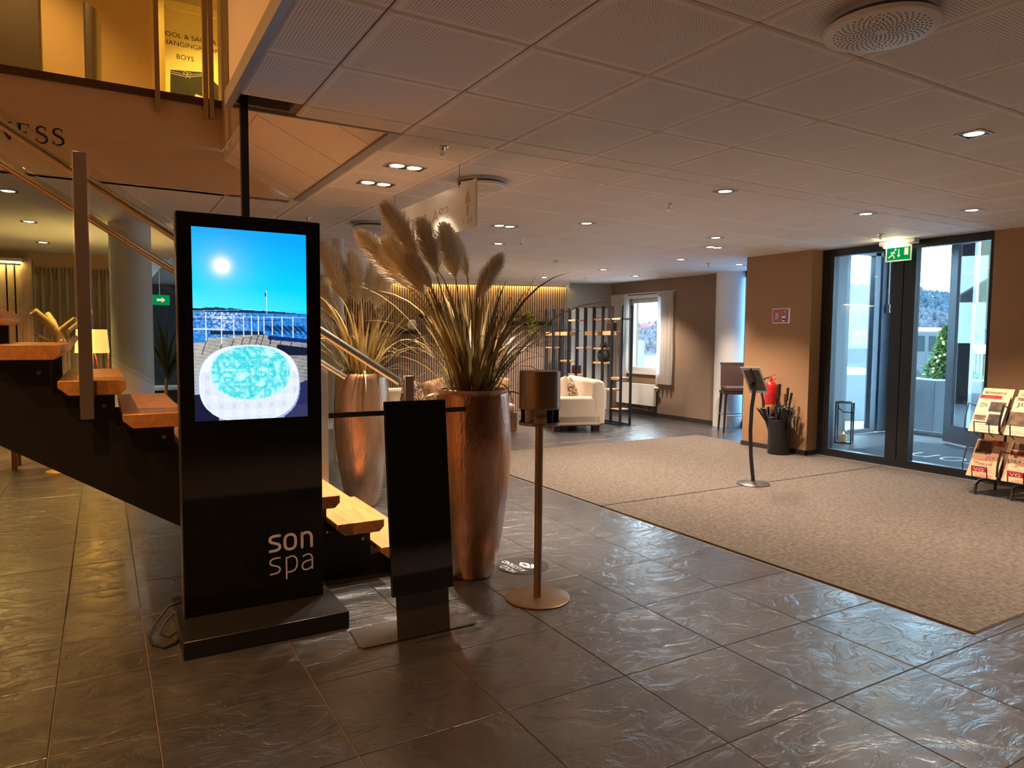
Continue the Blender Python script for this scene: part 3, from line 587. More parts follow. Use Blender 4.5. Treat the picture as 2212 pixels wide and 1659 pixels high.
# ---------------------------------------------------------------- glossy black panel on a stand
ps=thing('panel_stand','glossy black upright display panel on a flat steel foot beside the digital screen','display stand',(1.33,3.2,0)); O=Vector((1.33,3.2,0))
MB().prism([(1.035,3.135),(1.62,3.135),(1.635,3.145),(1.61,3.37),(1.04,3.37),(1.02,3.16)],-O,(1,0,0),(0,1,0),(0,0,.009)).build('foot_plate',M['greys'],ps)
MB().prism([(3.132,.009),(3.137,.009),(3.262,1.14),(3.257,1.14)],-O+Vector((1.205,0,0)),(0,1,0),(0,0,1),(.28,0,0)).build('bracket',M['greys'],ps)
MB().prism([(3.10,.238),(3.12,.236),(3.222,1.168),(3.202,1.17)],-O+Vector((1.167,0,0)),(0,1,0),(0,0,1),(.322,0,0)).build('panel',M['blackgl'],ps,bevel=.002,seg=1)
b=MB().box(.925-O.x,1.655-O.x,3.30-O.y,3.312-O.y,1.092,1.116); b.box(1.25-O.x,1.42-O.x,3.25-O.y,3.302-O.y,1.09,1.11); b.build('crossbar',M['black'],ps)
# ---------------------------------------------------------------- hand sanitizer stand
hs=thing('sanitizer_stand','bronze hand sanitizer dispenser on a slim pole with round base','dispenser',(2.115,3.30,0))
MB().lathe([(.178,0),(.185,.002),(.185,.007),(.178,.010)],48).build('base',M['bronze'],hs,True)
MB().lathe([(.0225,.010),(.0225,1.0)],20).build('pole',M['bronze'],hs,True)
th0=math.atan2(-3.30,-2.115)
R=.1155
MB().lathe([(R-.004,1.095),(R,1.095),(R,1.297),(R-.003,1.300),(.001,1.300)],48,cap=False).build('housing',M['bronze'],hs,True)
b=MB(); b.lathe([(R,1.0),(R,1.096)],10,a0=th0-.30,a1=th0+.36,cap=False); b.lathe([(R,1.0),(R,1.096)],20,a0=th0+1.9,a1=th0+4.3,cap=False); b.lathe([(R,1.0),(R,1.016)],48,cap=False); b.lathe([(R,1.088),(R,1.096)],48,cap=False)
o=b.build('lower_shell',M['bronze'],hs,True); m=o.modifiers.new('s','SOLIDIFY'); m.thickness=.003
MB().lathe([(.001,.997),(R,.997),(R,1.002),(.001,1.002)],40,cap=False).build('drip_tray',M['steeld'],hs,True)
c=(R*.50*math.cos(th0+1.1),R*.50*math.sin(th0+1.1),0)
MB().lathe([(.034,1.003),(.031,1.012),(.026,1.02),(.026,1.096)],18,c).build('nozzle',M['blackmatt'],hs,True)
MB().lathe([(.036,1.003),(.036,1.09)],18,(R*.45*math.cos(th0-1.1),R*.45*math.sin(th0-1.1),0)).build('refill_bottle',M['cardbeige'],hs,True)
# ---------------------------------------------------------------- pots of pampas grass
PROF=[(.10,0),(.128,.004),(.150,.06),(.188,.25),(.222,.50),(.240,.72),(.240,.88),(.231,1.02),(.222,1.12),(.219,1.165),(.212,1.170),(.200,1.165),(.200,1.06)]
def blade_mesh(L,el,droop,wd,twist,nseg=9):
    b=MB(); x=z=0; a=el; s=L/nseg
    for i in range(nseg+1):
        t=i/nseg; h=wd*(1-t**2.2)*(.45+.55*min(1,t*5))*.5+.0004; tw=twist*t
        nx_,nz_=-math.sin(a),math.cos(a)
        b.v+= [(x-nx_*h*math.sin(tw),h*math.cos(tw),z-nz_*h*math.sin(tw)),(x+nx_*h*math.sin(tw),-h*math.cos(tw),z+nz_*h*math.sin(tw))]
        if i: q=2*i; b.f.append((q-2,q-1,q+1,q))
        x+=math.cos(a)*s; z+=math.sin(a)*s; a-=droop*(.3+1.4*t)/nseg
    return b
def plume(name,B,T,width,n,par,org,mat,rng):
    B,T=Vector(B),Vector(T); ax=T-B; L=ax.length; ax.normalize(); side=ax.cross(Vector((.3,.8,.2))).normalized(); up=side.cross(ax)
    bend=Vector((ax.x,ax.y,0))*L*.10; b=MB()
    def A(s): return B+ax*(L*s)+bend*(s*s)-Vector((0,0,.05*L*s*s))
    for i in range(n):
        s=rng.random()**.85*.86; p=A(s)-org; ph=rng.random()*2*PI; rad=side*math.cos(ph)+up*math.sin(ph)
        pr_=(.35+.65*math.sin(PI*min(1,(s+.12)/.95))**.6); l=L*(.20+.16*rng.random())*(.6+.4*pr_); sp=width*pr_*(.35+.65*rng.random())
        p1=p+ax*l*.5+rad*sp*.62; p2=p+ax*l*.85+rad*sp*.95-Vector((0,0,l*.05)); p3=p+ax*l+rad*sp*1.05-Vector((0,0,l*.13))
        wv=ax.cross(rad)*(.0013+.0010*rng.random()); q=len(b.v)
        b.v+= [tuple(p+wv*.6),tuple(p-wv*.6),tuple(p1+wv),tuple(p1-wv),tuple(p2+wv*.8),tuple(p2-wv*.8),tuple(p3)]
        b.f+= [(q,q+1,q+3,q+2),(q+2,q+3,q+5,q+4),(q+4,q+5,q+6)]
    me=bpy.data.meshes.new(name); me.from_pydata(b.v,[],b.f); return mk(name,me,mat,par)
def pampas(loc,label,plumes,nb,seed,leafm,spread):
    rng=random.Random(seed); r=thing('potted_pampas',label,'potted plant',loc); org=Vector(loc)
    MB().lathe(PROF,56,cap=True).build('pot',M['copper'],r,True,60); MB().lathe([(.001,1.075),(.2,1.075)],32,cap=False).build('soil',M['soil'],r)
    for i in range(nb):
        a=rng.random()*2*PI; rr=.11*math.sqrt(rng.random())
        u=rng.random()
        if u<.55: L,el,dr,wd=.50+.36*rng.random(),1.22+.28*rng.random(),.25+.5*rng.random(),.026+.016*rng.random()
        elif u<.86: L,el,dr,wd=.6+.55*rng.random(),.95+.35*rng.random(),1.2+1.1*rng.random(),.014+.012*rng.random()
        else: L,el,dr,wd=.32+.3*rng.random(),.7+.4*rng.random(),1.6+1.3*rng.random(),.012+.010*rng.random()
        o=mk('leaf_blade',(lambda b:(lambda me:(me.from_pydata(b.v,[],b.f),me)[1])(bpy.data.meshes.new('leaf_blade')))(blade_mesh(L*spread,el,dr,wd,rng.uniform(-.9,.9))),leafm if rng.random()<.6 else M['leaf2'],r,True,180)
        o.location=(rr*math.cos(a),rr*math.sin(a),1.06); o.rotation_euler=(0,0,a+rng.uniform(-.5,.5))
    for (bx,by,tx,ty,dd,wd) in plumes:
        base=org.dot(Vector((_f.x,_f.y,0))); dep=base+dd
        Bp,Tp=at_depth(bx,by,dep),at_depth(tx,ty,dep+.12*rng.uniform(-1,1))
        pl=plume('plume',Bp,Tp,wd*1.25,2300,r,org,M['plume'],rng)
        s=Vector((org.x+rng.uniform(-.05,.05),org.y+rng.uniform(-.05,.05),1.07)); mid=(s+Bp)/2+Vector((0,0,.04)); q=Bp+(Tp-Bp)*.75
        MB().tube([s-org,mid-org,Bp-org,q-org],[.005,.0045,.0035,.0015],6).build('stem',M['stem'],r,True)
pampas((1.975,3.85,0),'copper glazed pot of pampas grass beside the glossy black panel',
   [(905,560,836,436,-.05,.075),(885,625,785,498,.05,.08),(920,640,838,512,-.12,.08),(945,600,912,470,-.05,.075),(985,605,960,482,0,.085),(1010,600,975,500,.1,.06),(1030,645,1078,548,0,.06),(935,625,868,530,-.18,.06)],150,3,M['leaf'],1.0)
pampas((1.955,5.93,0),'copper glazed pot of pampas grass behind the lower stair treads',
   [(748,655,700,520,-.1,.095),(775,660,762,545,0,.085),(790,655,815,560,.1,.085),(810,670,840,575,0,.085),(722,690,688,600,.1,.085),(758,640,722,540,.1,.07)],130,11,M['leaf2'],1.02)
# ---------------------------------------------------------------- hanging direction sign (seen from its back)
sg=thing('hanging_sign','frosted hanging sign with arrow and mirrored spa lettering on thin wires','sign',(2.085,4.9,2.19))
MB().box(-.004,.004,-.88,.875,0,.305).build('panel',M['acryl'],sg,bevel=.001,seg=1)
t=MB(); T=lambda vf:t.flat(vf,(-.0050,-4.9,0),(0,1,0),(0,0,1))

for wd_,x_,z_,w_,h_ in (('SPA',4.43,.115,.28,.082),('&',4.79,.115,.09,.082),('FITNESS',4.96,.115,.66,.082),('Etg.',4.075,.03,.085,.048),('2',4.18,.042,.03,.036)): t=MB(); T(txtfit(wd_,x_,z_,w_,h_)); t.build('lettering',M['engr'],sg)
t=MB()
T(([(4.125,.085),(4.155,.085),(4.155,.17),(4.185,.165),(4.14,.262),(4.095,.165),(4.125,.17)],[(0,1,2,6),(6,2,3,4,5)]))
t.build('arrow',M['engr'],sg)
for y in (4.27,5.47): MB().tube([(0,y-4.9,.29),(0,y-4.9,ZT-2.19)],.0016,6).build('wire',M['blackmatt'],sg); MB().box(-.006,.006,y-4.9-.004,y-4.9+.004,.29,.325).build('clip',M['blackmatt'],sg)
# ---------------------------------------------------------------- floor sticker
def fl(px,py): d=ray(px,py); q=Vector((0,0,ZC))+d*(-ZC/d.z); q.z=0; return q
c=fl(1128,1222); sk=thing('floor_sticker','dark round keep your distance floor sticker with white lettering','sticker',(c.x,c.y,.0))
MB().lathe([(.001,.0012),(.175,.0012),(.175,0)],40,cap=False).build('disc',M['stick'],sk)
d=(fl(1093,1211)-fl(1140,1233)); Lw=d.length; d.normalize(); up=Vector((-d.y,d.x,0)); a0=fl(1140,1233)-c
t=MB(); t.flat(txtfit('AVSTAND',0,0,Lw,.045),a0+Vector((0,0,.0018)),d,up); t.build('lettering',M['white'],sk); t=MB(); t.flat(txtfit('HOLD',.02,.062,Lw*.6,.05),a0+Vector((0,0,.0018)),d,up)
t.build('lettering',M['white'],sk); t=MB(); t.flat(stroke([(.03,-.05),(.07,-.028),(.12,-.03),(.15,-.055),(.11,-.075),(.07,-.06)],.022),a0+Vector((0,0,.0018)),d,up); t.flat(stroke([(.0,-.075),(.04,-.07),(.08,-.095)],.018),a0+Vector((0,0,.0018)),d,up); t.build('hand_symbol',M['white'],sk)
# ---------------------------------------------------------------- ceiling fittings
def spot(par,x,y,z=-.03,W=SPOT_W,ang=100,bl=.75,col=WARM,r=.035):
    l=bpy.data.lights.new('spot_light','SPOT'); l.energy=W; l.color=col; l.spot_size=math.radians(ang); l.spot_blend=bl; l.shadow_soft_size=r
    o=bpy.data.objects.new('spot_light',l); COL.objects.link(o); o.parent=par; o.location=(x,y,z); return o
GRP='recessed ceiling downlights'
def downlight(x,y,label,dbl=False,z=ZT,W=SPOT_W,col=WARM,frame='chrome',ang=100):
    t=thing('ceiling_downlight',label,'ceiling light',(x,y,z),0,GRP); hx=.135 if dbl else .072; hy=.068
    b=MB()
    for q in ((-hx,hx,-hy,-hy+.010),(-hx,hx,hy-.010,hy),(-hx,-hx+.010,-hy+.010,hy-.010),(hx-.010,hx,-hy+.010,hy-.010)): b.box(*q,-.007,-.001)
    b.build('frame',M[frame],t); MB().box(-hx+.010,hx-.010,-hy+.010,hy-.010,-.0022,-.0012).build('recess',M['blacksat'],t)
    for dx in ((-.062,.062) if dbl else (0,)):
        MB().lathe([(.001,-.0034),(.046,-.0034),(.050,-.0024)],24,(dx,0,0),cap=False).build('lamp_lens',M['lens'],t); MB().lathe([(.048,-.0024),(.052,-.006),(.055,-.0024)],24,(dx,0,0),cap=False).build('lamp_ring',M['chrome'],t)
    spot(t,0,0,-.03,W*(1.4 if dbl else 1),col=col,ang=ang); return t
for x,y,d,lab in ((1.808,4.532,1,'double square downlight in the ceiling strip beside the hanging sign, nearer the sprinkler'),(1.808,5.132,1,'double square downlight in the ceiling strip beside the hanging sign, farther from the sprinkler'),(3.608,6.332,1,'double downlight above the pampas grass end of the mat'),(6.608,6.332,1,'double downlight above the far half of the entrance mat')): downlight(x,y,lab,True,W=SPOT_W*(1.0 if x<2 else 1),ang=88 if x<2 else 100)
for x,y,lab in ((4.208,7.532,'above the far left corner of the entrance mat'),(4.208,5.732,'above the mat edge near the pampas grass'),(4.208,3.932,'above the mat seam, next to a sprinkler'),(6.008,3.932,'over the middle of the mat, facing the doors'),(6.608,3.332,'in front of the magazine rack'),(4.208,2.132,'between the large ceiling vent and the doors'),(6.008,5.732,'above the menu stand'),(7.208,7.532,'in front of the taupe pillar'),(7.208,9.332,'above the window end of the room divider'),(7.208,11.132,'above the door end of the room divider'),(8.408,7.532,'above the bar stool'),(8.408,9.932,'in front of the curtained window'),(5.408,9.932,'above the wicker sofa'),(5.408,11.4,'close to the slat wall cove'),(2.408,.332,'added out of view over the near slate floor'),(6.008,.932,'added out of view beyond the near corner of the mat'),(4.208,.332,'added out of view beside the near mat edge'),(3.008,10.532,'above the slim white pipe column')): downlight(x,y,'small square single lamp downlight '+lab,frame='alu',W=SPOT_W*(.8 if y<.5 else 1))  # lamps nearest the camera are unseen, added to light the near floor
for x,y,lab in ((-.62,7.0,'just behind the letters fascia'),(-.61,8.75,'beside the white column behind the stairs'),(-1.8,8.75,'farthest from the white column'),(-.6,10.6,'in front of the long curtain')): downlight(x,y,'small warm downlight in the low ceiling '+lab,W=SPOT_W*.40,col=(1,.60,.20))
for x,y in ((-1.3,.8),(-1.3,3.6),(-2.9,2.2)): downlight(x,y,'added unseen downlight in the high ceiling over the stair void',z=5.24,W=SPOT_W*2.1,col=(1,.46,.15),ang=103)  # lamps added out of view to light the stair void and fascia
for x,y in ((-.6,6.9),(-2.2,6.9)): downlight(x,y,'downlight in the upper corridor ceiling',z=5.24,W=SPOT_W*.47,col=(1,.56,.16))
downlight(1.1,7.6,'bright downlight in the changing room entrance ceiling',z=5.24,W=SPOT_W*.7,col=(1,.62,.13))
def speaker(x,y,lab):
    t=thing('ceiling_vent',lab,'ceiling vent',(x,y,ZT))
    MB().lathe([(.178,0),(.178,-.022),(.150,-.026)],48,cap=False).build('collar',M['alu'],t,True)
    MB().lathe([(.001,-.056),(.183,-.056),(.190,-.052),(.192,-.040),(.188,-.036),(.14,-.034)],56,cap=False).build('diffuser_plate',M['white'],t,True)
    h=MB()
    for ring in range(2,13):
        rr=.0128*ring; n=int(6*ring*.93) if ring<6 else 36 if ring>8 else 30
        for q in range(n):
            a=2*PI*(q+.5*(ring%2))/n; b0=len(h.v)
            h.v+=[(rr*math.cos(a)+.0042*math.cos(g*PI/3),rr*math.sin(a)+.0042*math.sin(g*PI/3),-.0563) for g in range(6)]; h.f.append(tuple(range(b0,b0+6)))
    o=h.build('perforation',M['void'],t); o['kind']='stuff'
speaker(2.43,1.56,'large round perforated ceiling vent above the near floor'); speaker(2.44,4.63,'round perforated ceiling vent just behind the hanging sign arrow'); speaker(2.40,6.95,'round perforated ceiling vent above the far pampas grass')
sp0=None
for x,y,lab in ((1.817,3.962,'near the double downlights and hanging sign'),(4.213,4.561,'above the mat seam'),(4.275,7.105,'above the far left corner of the mat'),(7.898,10.764,'in front of the white door'),(7.932,7.694,'beside the taupe pillar'),(7.287,4.591,'in front of the exit sign'),(1.76,6.947,'above the digital screen top')):
    if sp0 is None:
        sp0=thing('sprinkler','chrome fire sprinkler head on the ceiling '+lab,'sprinkler',(x,y,ZT),0,'ceiling sprinklers')
        MB().lathe([(.040,0),(.038,-.006),(.018,-.010),(.014,-.022),(.001,-.022)],24,cap=False).build('rose',M['chrome'],sp0,True)
        b=MB()
        for s in (-1,1): b.tube([(s*.010,0,-.020),(s*.014,0,-.036),(s*.004,0,-.052)],.0028,6)
        b.tube([(0,0,-.02),(0,0,-.05)],.003,6); b.build('frame_arms',M['chrome'],sp0); MB().lathe([(.001,-.052),(.014,-.052),(.014,-.0545),(.001,-.0545)],16,cap=False).build('deflector',M['chrome'],sp0)
    else: dup(sp0,(x,y,ZT),None,'chrome fire sprinkler head on the ceiling '+lab)
sd=thing('smoke_detector','white domed smoke detector on the tile ceiling','smoke detector',(5.789,8.64,ZT))
MB().lathe([(.055,0),(.055,-.016),(.05,-.02)],28,cap=False).build('base',M['white'],sd,True); MB().lathe([(.044,-.02),(.046,-.034),(.03,-.05),(.001,-.053)],28,cap=False).build('dome',M['white'],sd,True)
# ---------------------------------------------------------------- entrance doors
XD=8.0
f=MB(); f.box(XD,XD+.10,5.69,5.795,0,ZT); f.box(XD,XD+.10,5.635,5.685,0,ZT); f.box(XD,XD+.10,3.80,5.635,2.545,ZT); f.box(XD,XD+.10,3.83,5.635,.0,.105); f.box(XD,XD+.10,4.745,4.88,.105,2.545); f.box(XD,XD+.10,4.60,4.735,.105,2.545); f.box(XD,XD+.10,3.80,3.83,0,2.545); f.box(XD+.02,XD+.1,4.735,4.745,.105,2.545)
dr=struct(f.build('door_1',M['framed']))
MB().box(XD+.02,XD+.08,5.685,5.69,0,ZT).build('aluminium_strip',M['alu'],dr)
MB().box(XD+.045,XD+.055,4.88,5.635,.105,2.545).build('glass_pane',M['glassd'],dr); MB().box(XD+.045,XD+.055,3.83,4.60,.105,2.545).build('glass_pane',M['glassd'],dr)
MB().box(7.965,XD,3.84,5.80,.001,.012).build('threshold',M['alu'],dr)
# exit sign with lamp
ex=thing('exit_sign','green emergency exit sign with running figure under a lit tube lamp above the doors','exit sign',(7.86,4.74,2.60))
MB().box(-.05,.05,-.22,.20,-.022,.034).build('lamp_body',M['white'],ex,bevel=.012); MB().tube([(-.02,-.13,-.034),(-.02,.15,-.034)],.016,12).build('lamp_tube',M['tube'],ex,True)
MB().box(-.006,.006,-.165,.135,-.205,-.03).build('frame',M['signw'],ex)
MB().box(-.008,.008,-.150,.120,-.190,-.045).build('green_face',M['exitgreen'],ex)
g=MB(); G=lambda vf:g.flat(vf,(-.0092,0,-.19),(0,-1,0),(0,0,1))
G(stroke([(-.095,.03),(-.065,.055),(-.045,.08),(-.03,.10)],.014)); G(stroke([(-.065,.055),(-.035,.048),(-.03,.02)],.011)); G(stroke([(-.075,.085),(-.05,.09),(-.025,.075)],.010)); G(stroke([(-.018,.118),(-.017,.119)],.022))
g.build('running_figure',M['exitwhite'],ex); g=MB(); G(([(.015,.045),(.027,.045),(.027,.12),(.015,.12)],[(0,1,2,3)])); G(([(.001,.055),(.021,.025),(.041,.055)],[(0,1,2)])); g.build('arrow',M['exitwhite'],ex)
g=MB(); G(([(.085,.05),(.13,.05),(.13,.13),(.085,.13)],[(0,1,2,3)])); g.build('doorway_symbol',M['exitwhite'],ex)
l=bpy.data.lights.new('tube_light','POINT'); l.energy=4; l.color=(1,.9,.5); l.shadow_soft_size=.05; lo=bpy.data.objects.new('tube_light',l); COL.objects.link(lo); lo.parent=ex; lo.location=(-.07,0,-.05)
# ---------------------------------------------------------------- vestibule
VX,VZ=11.25,3.15
W('floor_vestibule',M['planter'],(8.1,VX+.1,3.45,6.82,-.06,-.002))
W('ceiling_vestibule',M['frameb'],(8.1,VX+.2,3.3,7.0,VZ,VZ+.1))
W('wall_vestibule_left',M['greyv'],(8.12,10.02,6.82,6.98,0,VZ)); W('wall_vestibule_right',M['taupe'],(8.3,VX,3.3,3.45,0,VZ)); W('wall_lintel',M['framed'],(8.0,8.12,3.3,6.85,ZT,VZ+.1))
wf=MB(); wf.box(10.02,10.10,6.82,6.92,0,VZ).box(10.74,10.88,6.82,6.92,0,VZ).box(10.95,11.32,6.82,6.92,0,VZ).box(10.10,10.74,6.82,6.92,0,.07).box(10.10,11.32,6.82,6.92,2.85,VZ)
w2=struct(wf.build('window_2',M['frameb'])); MB().box(10.10,10.74,6.86,6.87,.07,2.85).build('glass_pane',M['glass'],w2); MB().box(10.88,10.95,6.85,6.87,0,2.85).build('glass_pane',M['glassb'],w2)
wf=MB(); wf.box(VX,VX+.10,6.58,6.82,0,VZ).box(VX,VX+.1,5.60,5.78,0,VZ).box(VX,VX+.1,3.45,6.58,2.98,VZ).box(VX,VX+.1,5.78,6.58,0,.06).box(VX,VX+.1,3.45,3.55,0,VZ)
d4=struct(wf.build('door_4',M['frameb'])); MB().box(VX+.04,VX+.05,5.78,6.58,.06,2.98).build('glass_pane',M['glass'],d4); MB().box(VX-.02,VX,5.78,6.58,.0,.05).build('sill',M['alu'],d4)
h0=Vector((10.70,5.60,0)); h1=Vector((10.18,4.66,0)); dd=(h1-h0).normalized(); Lr=(h1-h0).length; nn=Vector((dd.y,-dd.x,0))*.05
lf=MB()
for x0,x1,z0,z1 in ((0,.16,.03,2.98),(Lr-.1,Lr,.03,2.98),(.16,Lr-.1,.03,.28),(.16,Lr-.1,2.86,2.98)): lf.prism([(x0,z0),(x1,z0),(x1,z1),(x0,z1)],h0,dd,(0,0,1),nn)
d5=struct(lf.build('door_5',M['frameb'])); MB().prism([(.16,.28),(Lr-.1,.28),(Lr-.1,2.86),(.16,2.86)],h0+nn*.45,dd,(0,0,1),nn*.1).build('glass_pane',M['glass'],d5); MB().prism([(.145,.28),(.16,.28),(.16,2.86),(.145,2.86)],h0-nn*.1,dd,(0,0,1),nn*.1).build('gasket',M['alu'],d5)
vm=thing('vestibule_mat','dark grey vestibule mat with white curved lettering behind the glass doors','mat',(9.3,4.9,0))
MB().box(-.85,1.1,-1.1,.95,-.002,.006).build('mat_body',M['matgrey'],vm,bevel=.003)
t=MB(); VT=lambda vf:t.flat(vf,(.12,-.62,.0068),(0,1,0),(-1,0,0)); vtt=lambda p:p
def letters(add,wd1,wd2,s):
    p=bez((.30,.42),(.1,.43),(0,.4),(0,.3),6)+bez((0,.3),(0,.2),(.3,.22),(.3,.1),8)[1:]+bez((.3,.1),(.3,0),(.15,0),(0,.0),6)[1:]; add(stroke([(x*s,y*s) for x,y in p],wd1))
    add(stroke([((.58+.15*math.cos(a))*s,(.21+.21*math.sin(a))*s) for a in [i*2*PI/24 for i in range(25)]],wd1,False))
    add(stroke([(.9*s,0),(.9*s,.42*s)],wd1)); add(stroke([(x*s,y*s) for x,y in [(.9,.36)]+bez((.9,.36),(.97,.44),(1.18,.46),(1.18,.24),8)+[(1.18,0)]],wd1))
def VT1(vf):
    global t
    t=MB(); VT(vf); t.build('letter_stroke',M['white'],vm)
letters(VT1,.034,.02,.80)
ln=thing('candle_lantern','tall square glass lantern with a lit candle on the vestibule floor','lantern',(9.36,6.33,0),.45)
b=MB(); s=.105
for sx in (-1,1):
    for sy in (-1,1): b.box(sx*s-.009,sx*s+.009,sy*s-.009,sy*s+.009,0,.60)
for zz in (.0,.582):
    for q in (-1,1): b.box(-s,s,q*s-.009,q*s+.009,zz,zz+.018); b.box(q*s-.009,q*s+.009,-s,s,zz,zz+.018)
b.build('frame',M['greys'],ln); MB().box(-s,s,-s,s,.004,.012).build('base_plate',M['greys'],ln)
for q in (-1,1): MB().box(-s+.01,s-.01,q*s-.002,q*s+.002,.02,.58).build('glass_pane',M['glass'],ln); MB().box(q*s-.002,q*s+.002,-s+.01,s-.01,.02,.58).build('glass_pane',M['glass'],ln)
MB().tube([(-s-.012,-s,.55),(-s-.03,-s-.04,.46),(-s-.02,0,.455),(-s-.012,s,.55)],.008,8).build('strap',M['black'],ln,True)
cn=tag(MB().lathe([(.042,.013),(.042,.125),(.030,.118),(.001,.115)],20).build('pillar_candle',M['candle'],None,True),'thick white pillar candle burning inside the glass lantern','candle'); cn.location=(9.35,6.33,0); cn['label']='thick white pillar candle burning inside the glass lantern'
MB().ball((0,0,.142),.009,8,6,(1,1,2)).build('flame',M['flame'],cn,True)
sw=thing('wall_switch','white door switch box with conduit on the vestibule corner post','switch',(11.08,6.80,1.95)); MB().box(-.035,.035,-.05,.02,0,.13).build('box',M['white'],sw,bevel=.004); MB().tube([(0,0,.13),(0,0,.95)],.014,8).build('conduit',M['white'],sw); MB().box(-.02,.02,-.056,-.05,.03,.1).build('button',M['greys'],sw)
# ---------------------------------------------------------------- outdoors
GZ=-.09
gr=MB().box(8.3,260,-80,3.3,GZ-.3,GZ).box(VX+.06,260,3.3,7.0,GZ-.3,GZ).box(9.5,260,7.0,260,GZ-.3,GZ).box(-60,9.5,18.3,260,GZ-.3,GZ)
struct(gr.build('ground_snow',M['snow']))
RH=Vector((_r2.x,_r2.y,0)).normalized(); FH=Vector((_f.x,_f.y,0)).normalized(); rzr=math.atan2(RH.y,RH.x)
def gpos(px,dep): p=at_depth(px,730,dep); return Vector((p.x,p.y,GZ))
def topz(px,py,dep): return at_depth(px,py,dep).z
def leafball(n,rx,rz,seed,size,cone=0):
    rng=random.Random(seed); b=MB()
    for i in range(n):
        zf=rng.random(); a=rng.random()*2*PI; rr=(rx*(math.sin(PI*min(.98,.12+zf*.86))**.6 if not cone else (1-zf)**.75+.08))*rng.random()**.35
        c=Vector((rr*math.cos(a),rr*math.sin(a),zf*rz)); d=Vector((rng.gauss(0,1),rng.gauss(0,1),rng.gauss(.4,1))).normalized(); e=d.orthogonal().normalized()*size*.45
        q=len(b.v); b.v+=[tuple(c),tuple(c+d*size*.5+e),tuple(c+d*size),tuple(c+d*size*.5-e)]; b.f.append((q,q+1,q+2,q+3))
    return b
def planter(px,dep,w,pytop,label,shr,lights,seed,cone):
    p=gpos(px,dep); h=topz(px,pytop,dep)-GZ; t=thing('planter',label,'planter',p,rzr)
    b=MB(); b.box(-w/2,w/2,-w/2,w/2,0,h); b.build('box',M['planter'],t,bevel=.01); MB().box(-w/2+.03,w/2-.03,-w/2+.03,w/2-.03,h,h+.012).build('snow_cap',M['snow'],t)
    s=thing('shrub',label.replace('grey planter with','').split(',')[0].strip()+(' strung with fairy lights' if lights else ' without lights')+' growing from the grey planter','shrub',p+Vector((0,0,h)))
    MB().tube([(0,0,0),(0,0,shr[1]*.7)],.02,8).build('trunk',M['stem'],s); o=leafball(2600,shr[0],shr[1],seed,.075,cone).build('foliage',M['green'],s); o['kind']='stuff'
    rng=random.Random(seed)
    for i in range(lights):
        zf=rng.random()*.9; a=rzr-PI/2+rng.uniform(-1.5,1.5); rr=shr[0]*((1-zf)**.75+.1); MB().ball((rr*math.cos(a),rr*math.sin(a),zf*shr[1]),.018,8,6).build('fairy_bulb',M['fairy'],s)
planter(2046,12.4,.92,820,'grey planter with conical evergreen shrub, outside the vestibule glass',(.33,.92),16,4,1)
planter(2100,14.5,.42,851,'grey planter with small round shrub, outside beside the open door leaf',(.26,.45),0,5,0)
p=gpos(1843,14); t=thing('planter_trough','long blue-grey snow covered planter trough outside the vestibule side window','planter',p,rzr); MB().box(-.75,.30,-.3,.3,0,topz(1843,808,14)-GZ).build('box',M['planter'],t,bevel=.01); b=MB(); hz=topz(1843,808,14)-GZ
for i,(x,r) in enumerate(((-.5,.25),(-.2,.27),(.08,.25))): b.ball((x,0,hz),r,12,8,(1.2,1,.55))
b.build('snow_heap',M['snow'],t,True,180)
# van
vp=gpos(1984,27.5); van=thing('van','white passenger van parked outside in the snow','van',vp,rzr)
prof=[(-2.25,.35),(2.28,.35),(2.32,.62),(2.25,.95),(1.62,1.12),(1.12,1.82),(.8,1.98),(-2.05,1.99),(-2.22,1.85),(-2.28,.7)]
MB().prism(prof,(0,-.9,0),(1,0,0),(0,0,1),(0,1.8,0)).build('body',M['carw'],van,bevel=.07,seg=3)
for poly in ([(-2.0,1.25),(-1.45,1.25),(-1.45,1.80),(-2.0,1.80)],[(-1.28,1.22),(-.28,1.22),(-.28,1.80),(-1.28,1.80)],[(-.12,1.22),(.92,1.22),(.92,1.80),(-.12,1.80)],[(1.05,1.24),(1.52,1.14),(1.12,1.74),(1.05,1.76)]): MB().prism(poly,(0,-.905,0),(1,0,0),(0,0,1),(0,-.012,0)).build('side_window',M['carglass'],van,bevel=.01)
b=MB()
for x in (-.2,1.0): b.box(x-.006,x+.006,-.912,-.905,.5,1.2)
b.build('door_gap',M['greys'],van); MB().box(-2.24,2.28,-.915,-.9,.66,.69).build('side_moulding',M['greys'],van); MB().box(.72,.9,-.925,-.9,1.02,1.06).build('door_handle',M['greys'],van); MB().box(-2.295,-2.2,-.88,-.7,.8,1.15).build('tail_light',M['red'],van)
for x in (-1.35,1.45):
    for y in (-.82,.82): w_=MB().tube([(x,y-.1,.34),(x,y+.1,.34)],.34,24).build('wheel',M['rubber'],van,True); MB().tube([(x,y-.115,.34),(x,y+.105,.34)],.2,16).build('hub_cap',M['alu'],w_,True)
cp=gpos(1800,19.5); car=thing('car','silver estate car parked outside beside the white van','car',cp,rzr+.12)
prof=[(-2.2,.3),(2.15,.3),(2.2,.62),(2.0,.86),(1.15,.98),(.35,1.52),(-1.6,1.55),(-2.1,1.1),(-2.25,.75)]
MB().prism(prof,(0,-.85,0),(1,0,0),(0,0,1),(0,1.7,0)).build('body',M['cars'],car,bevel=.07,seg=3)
for poly in ([(-1.55,1.02),(-.55,1.0),(-.55,1.46),(-1.5,1.47)],[(-.48,1.0),(.92,1.0),(.32,1.46),(-.48,1.46)]): MB().prism(poly,(0,-.855,0),(1,0,0),(0,0,1),(0,-.012,0)).build('side_window',M['carglass'],car,bevel=.01)
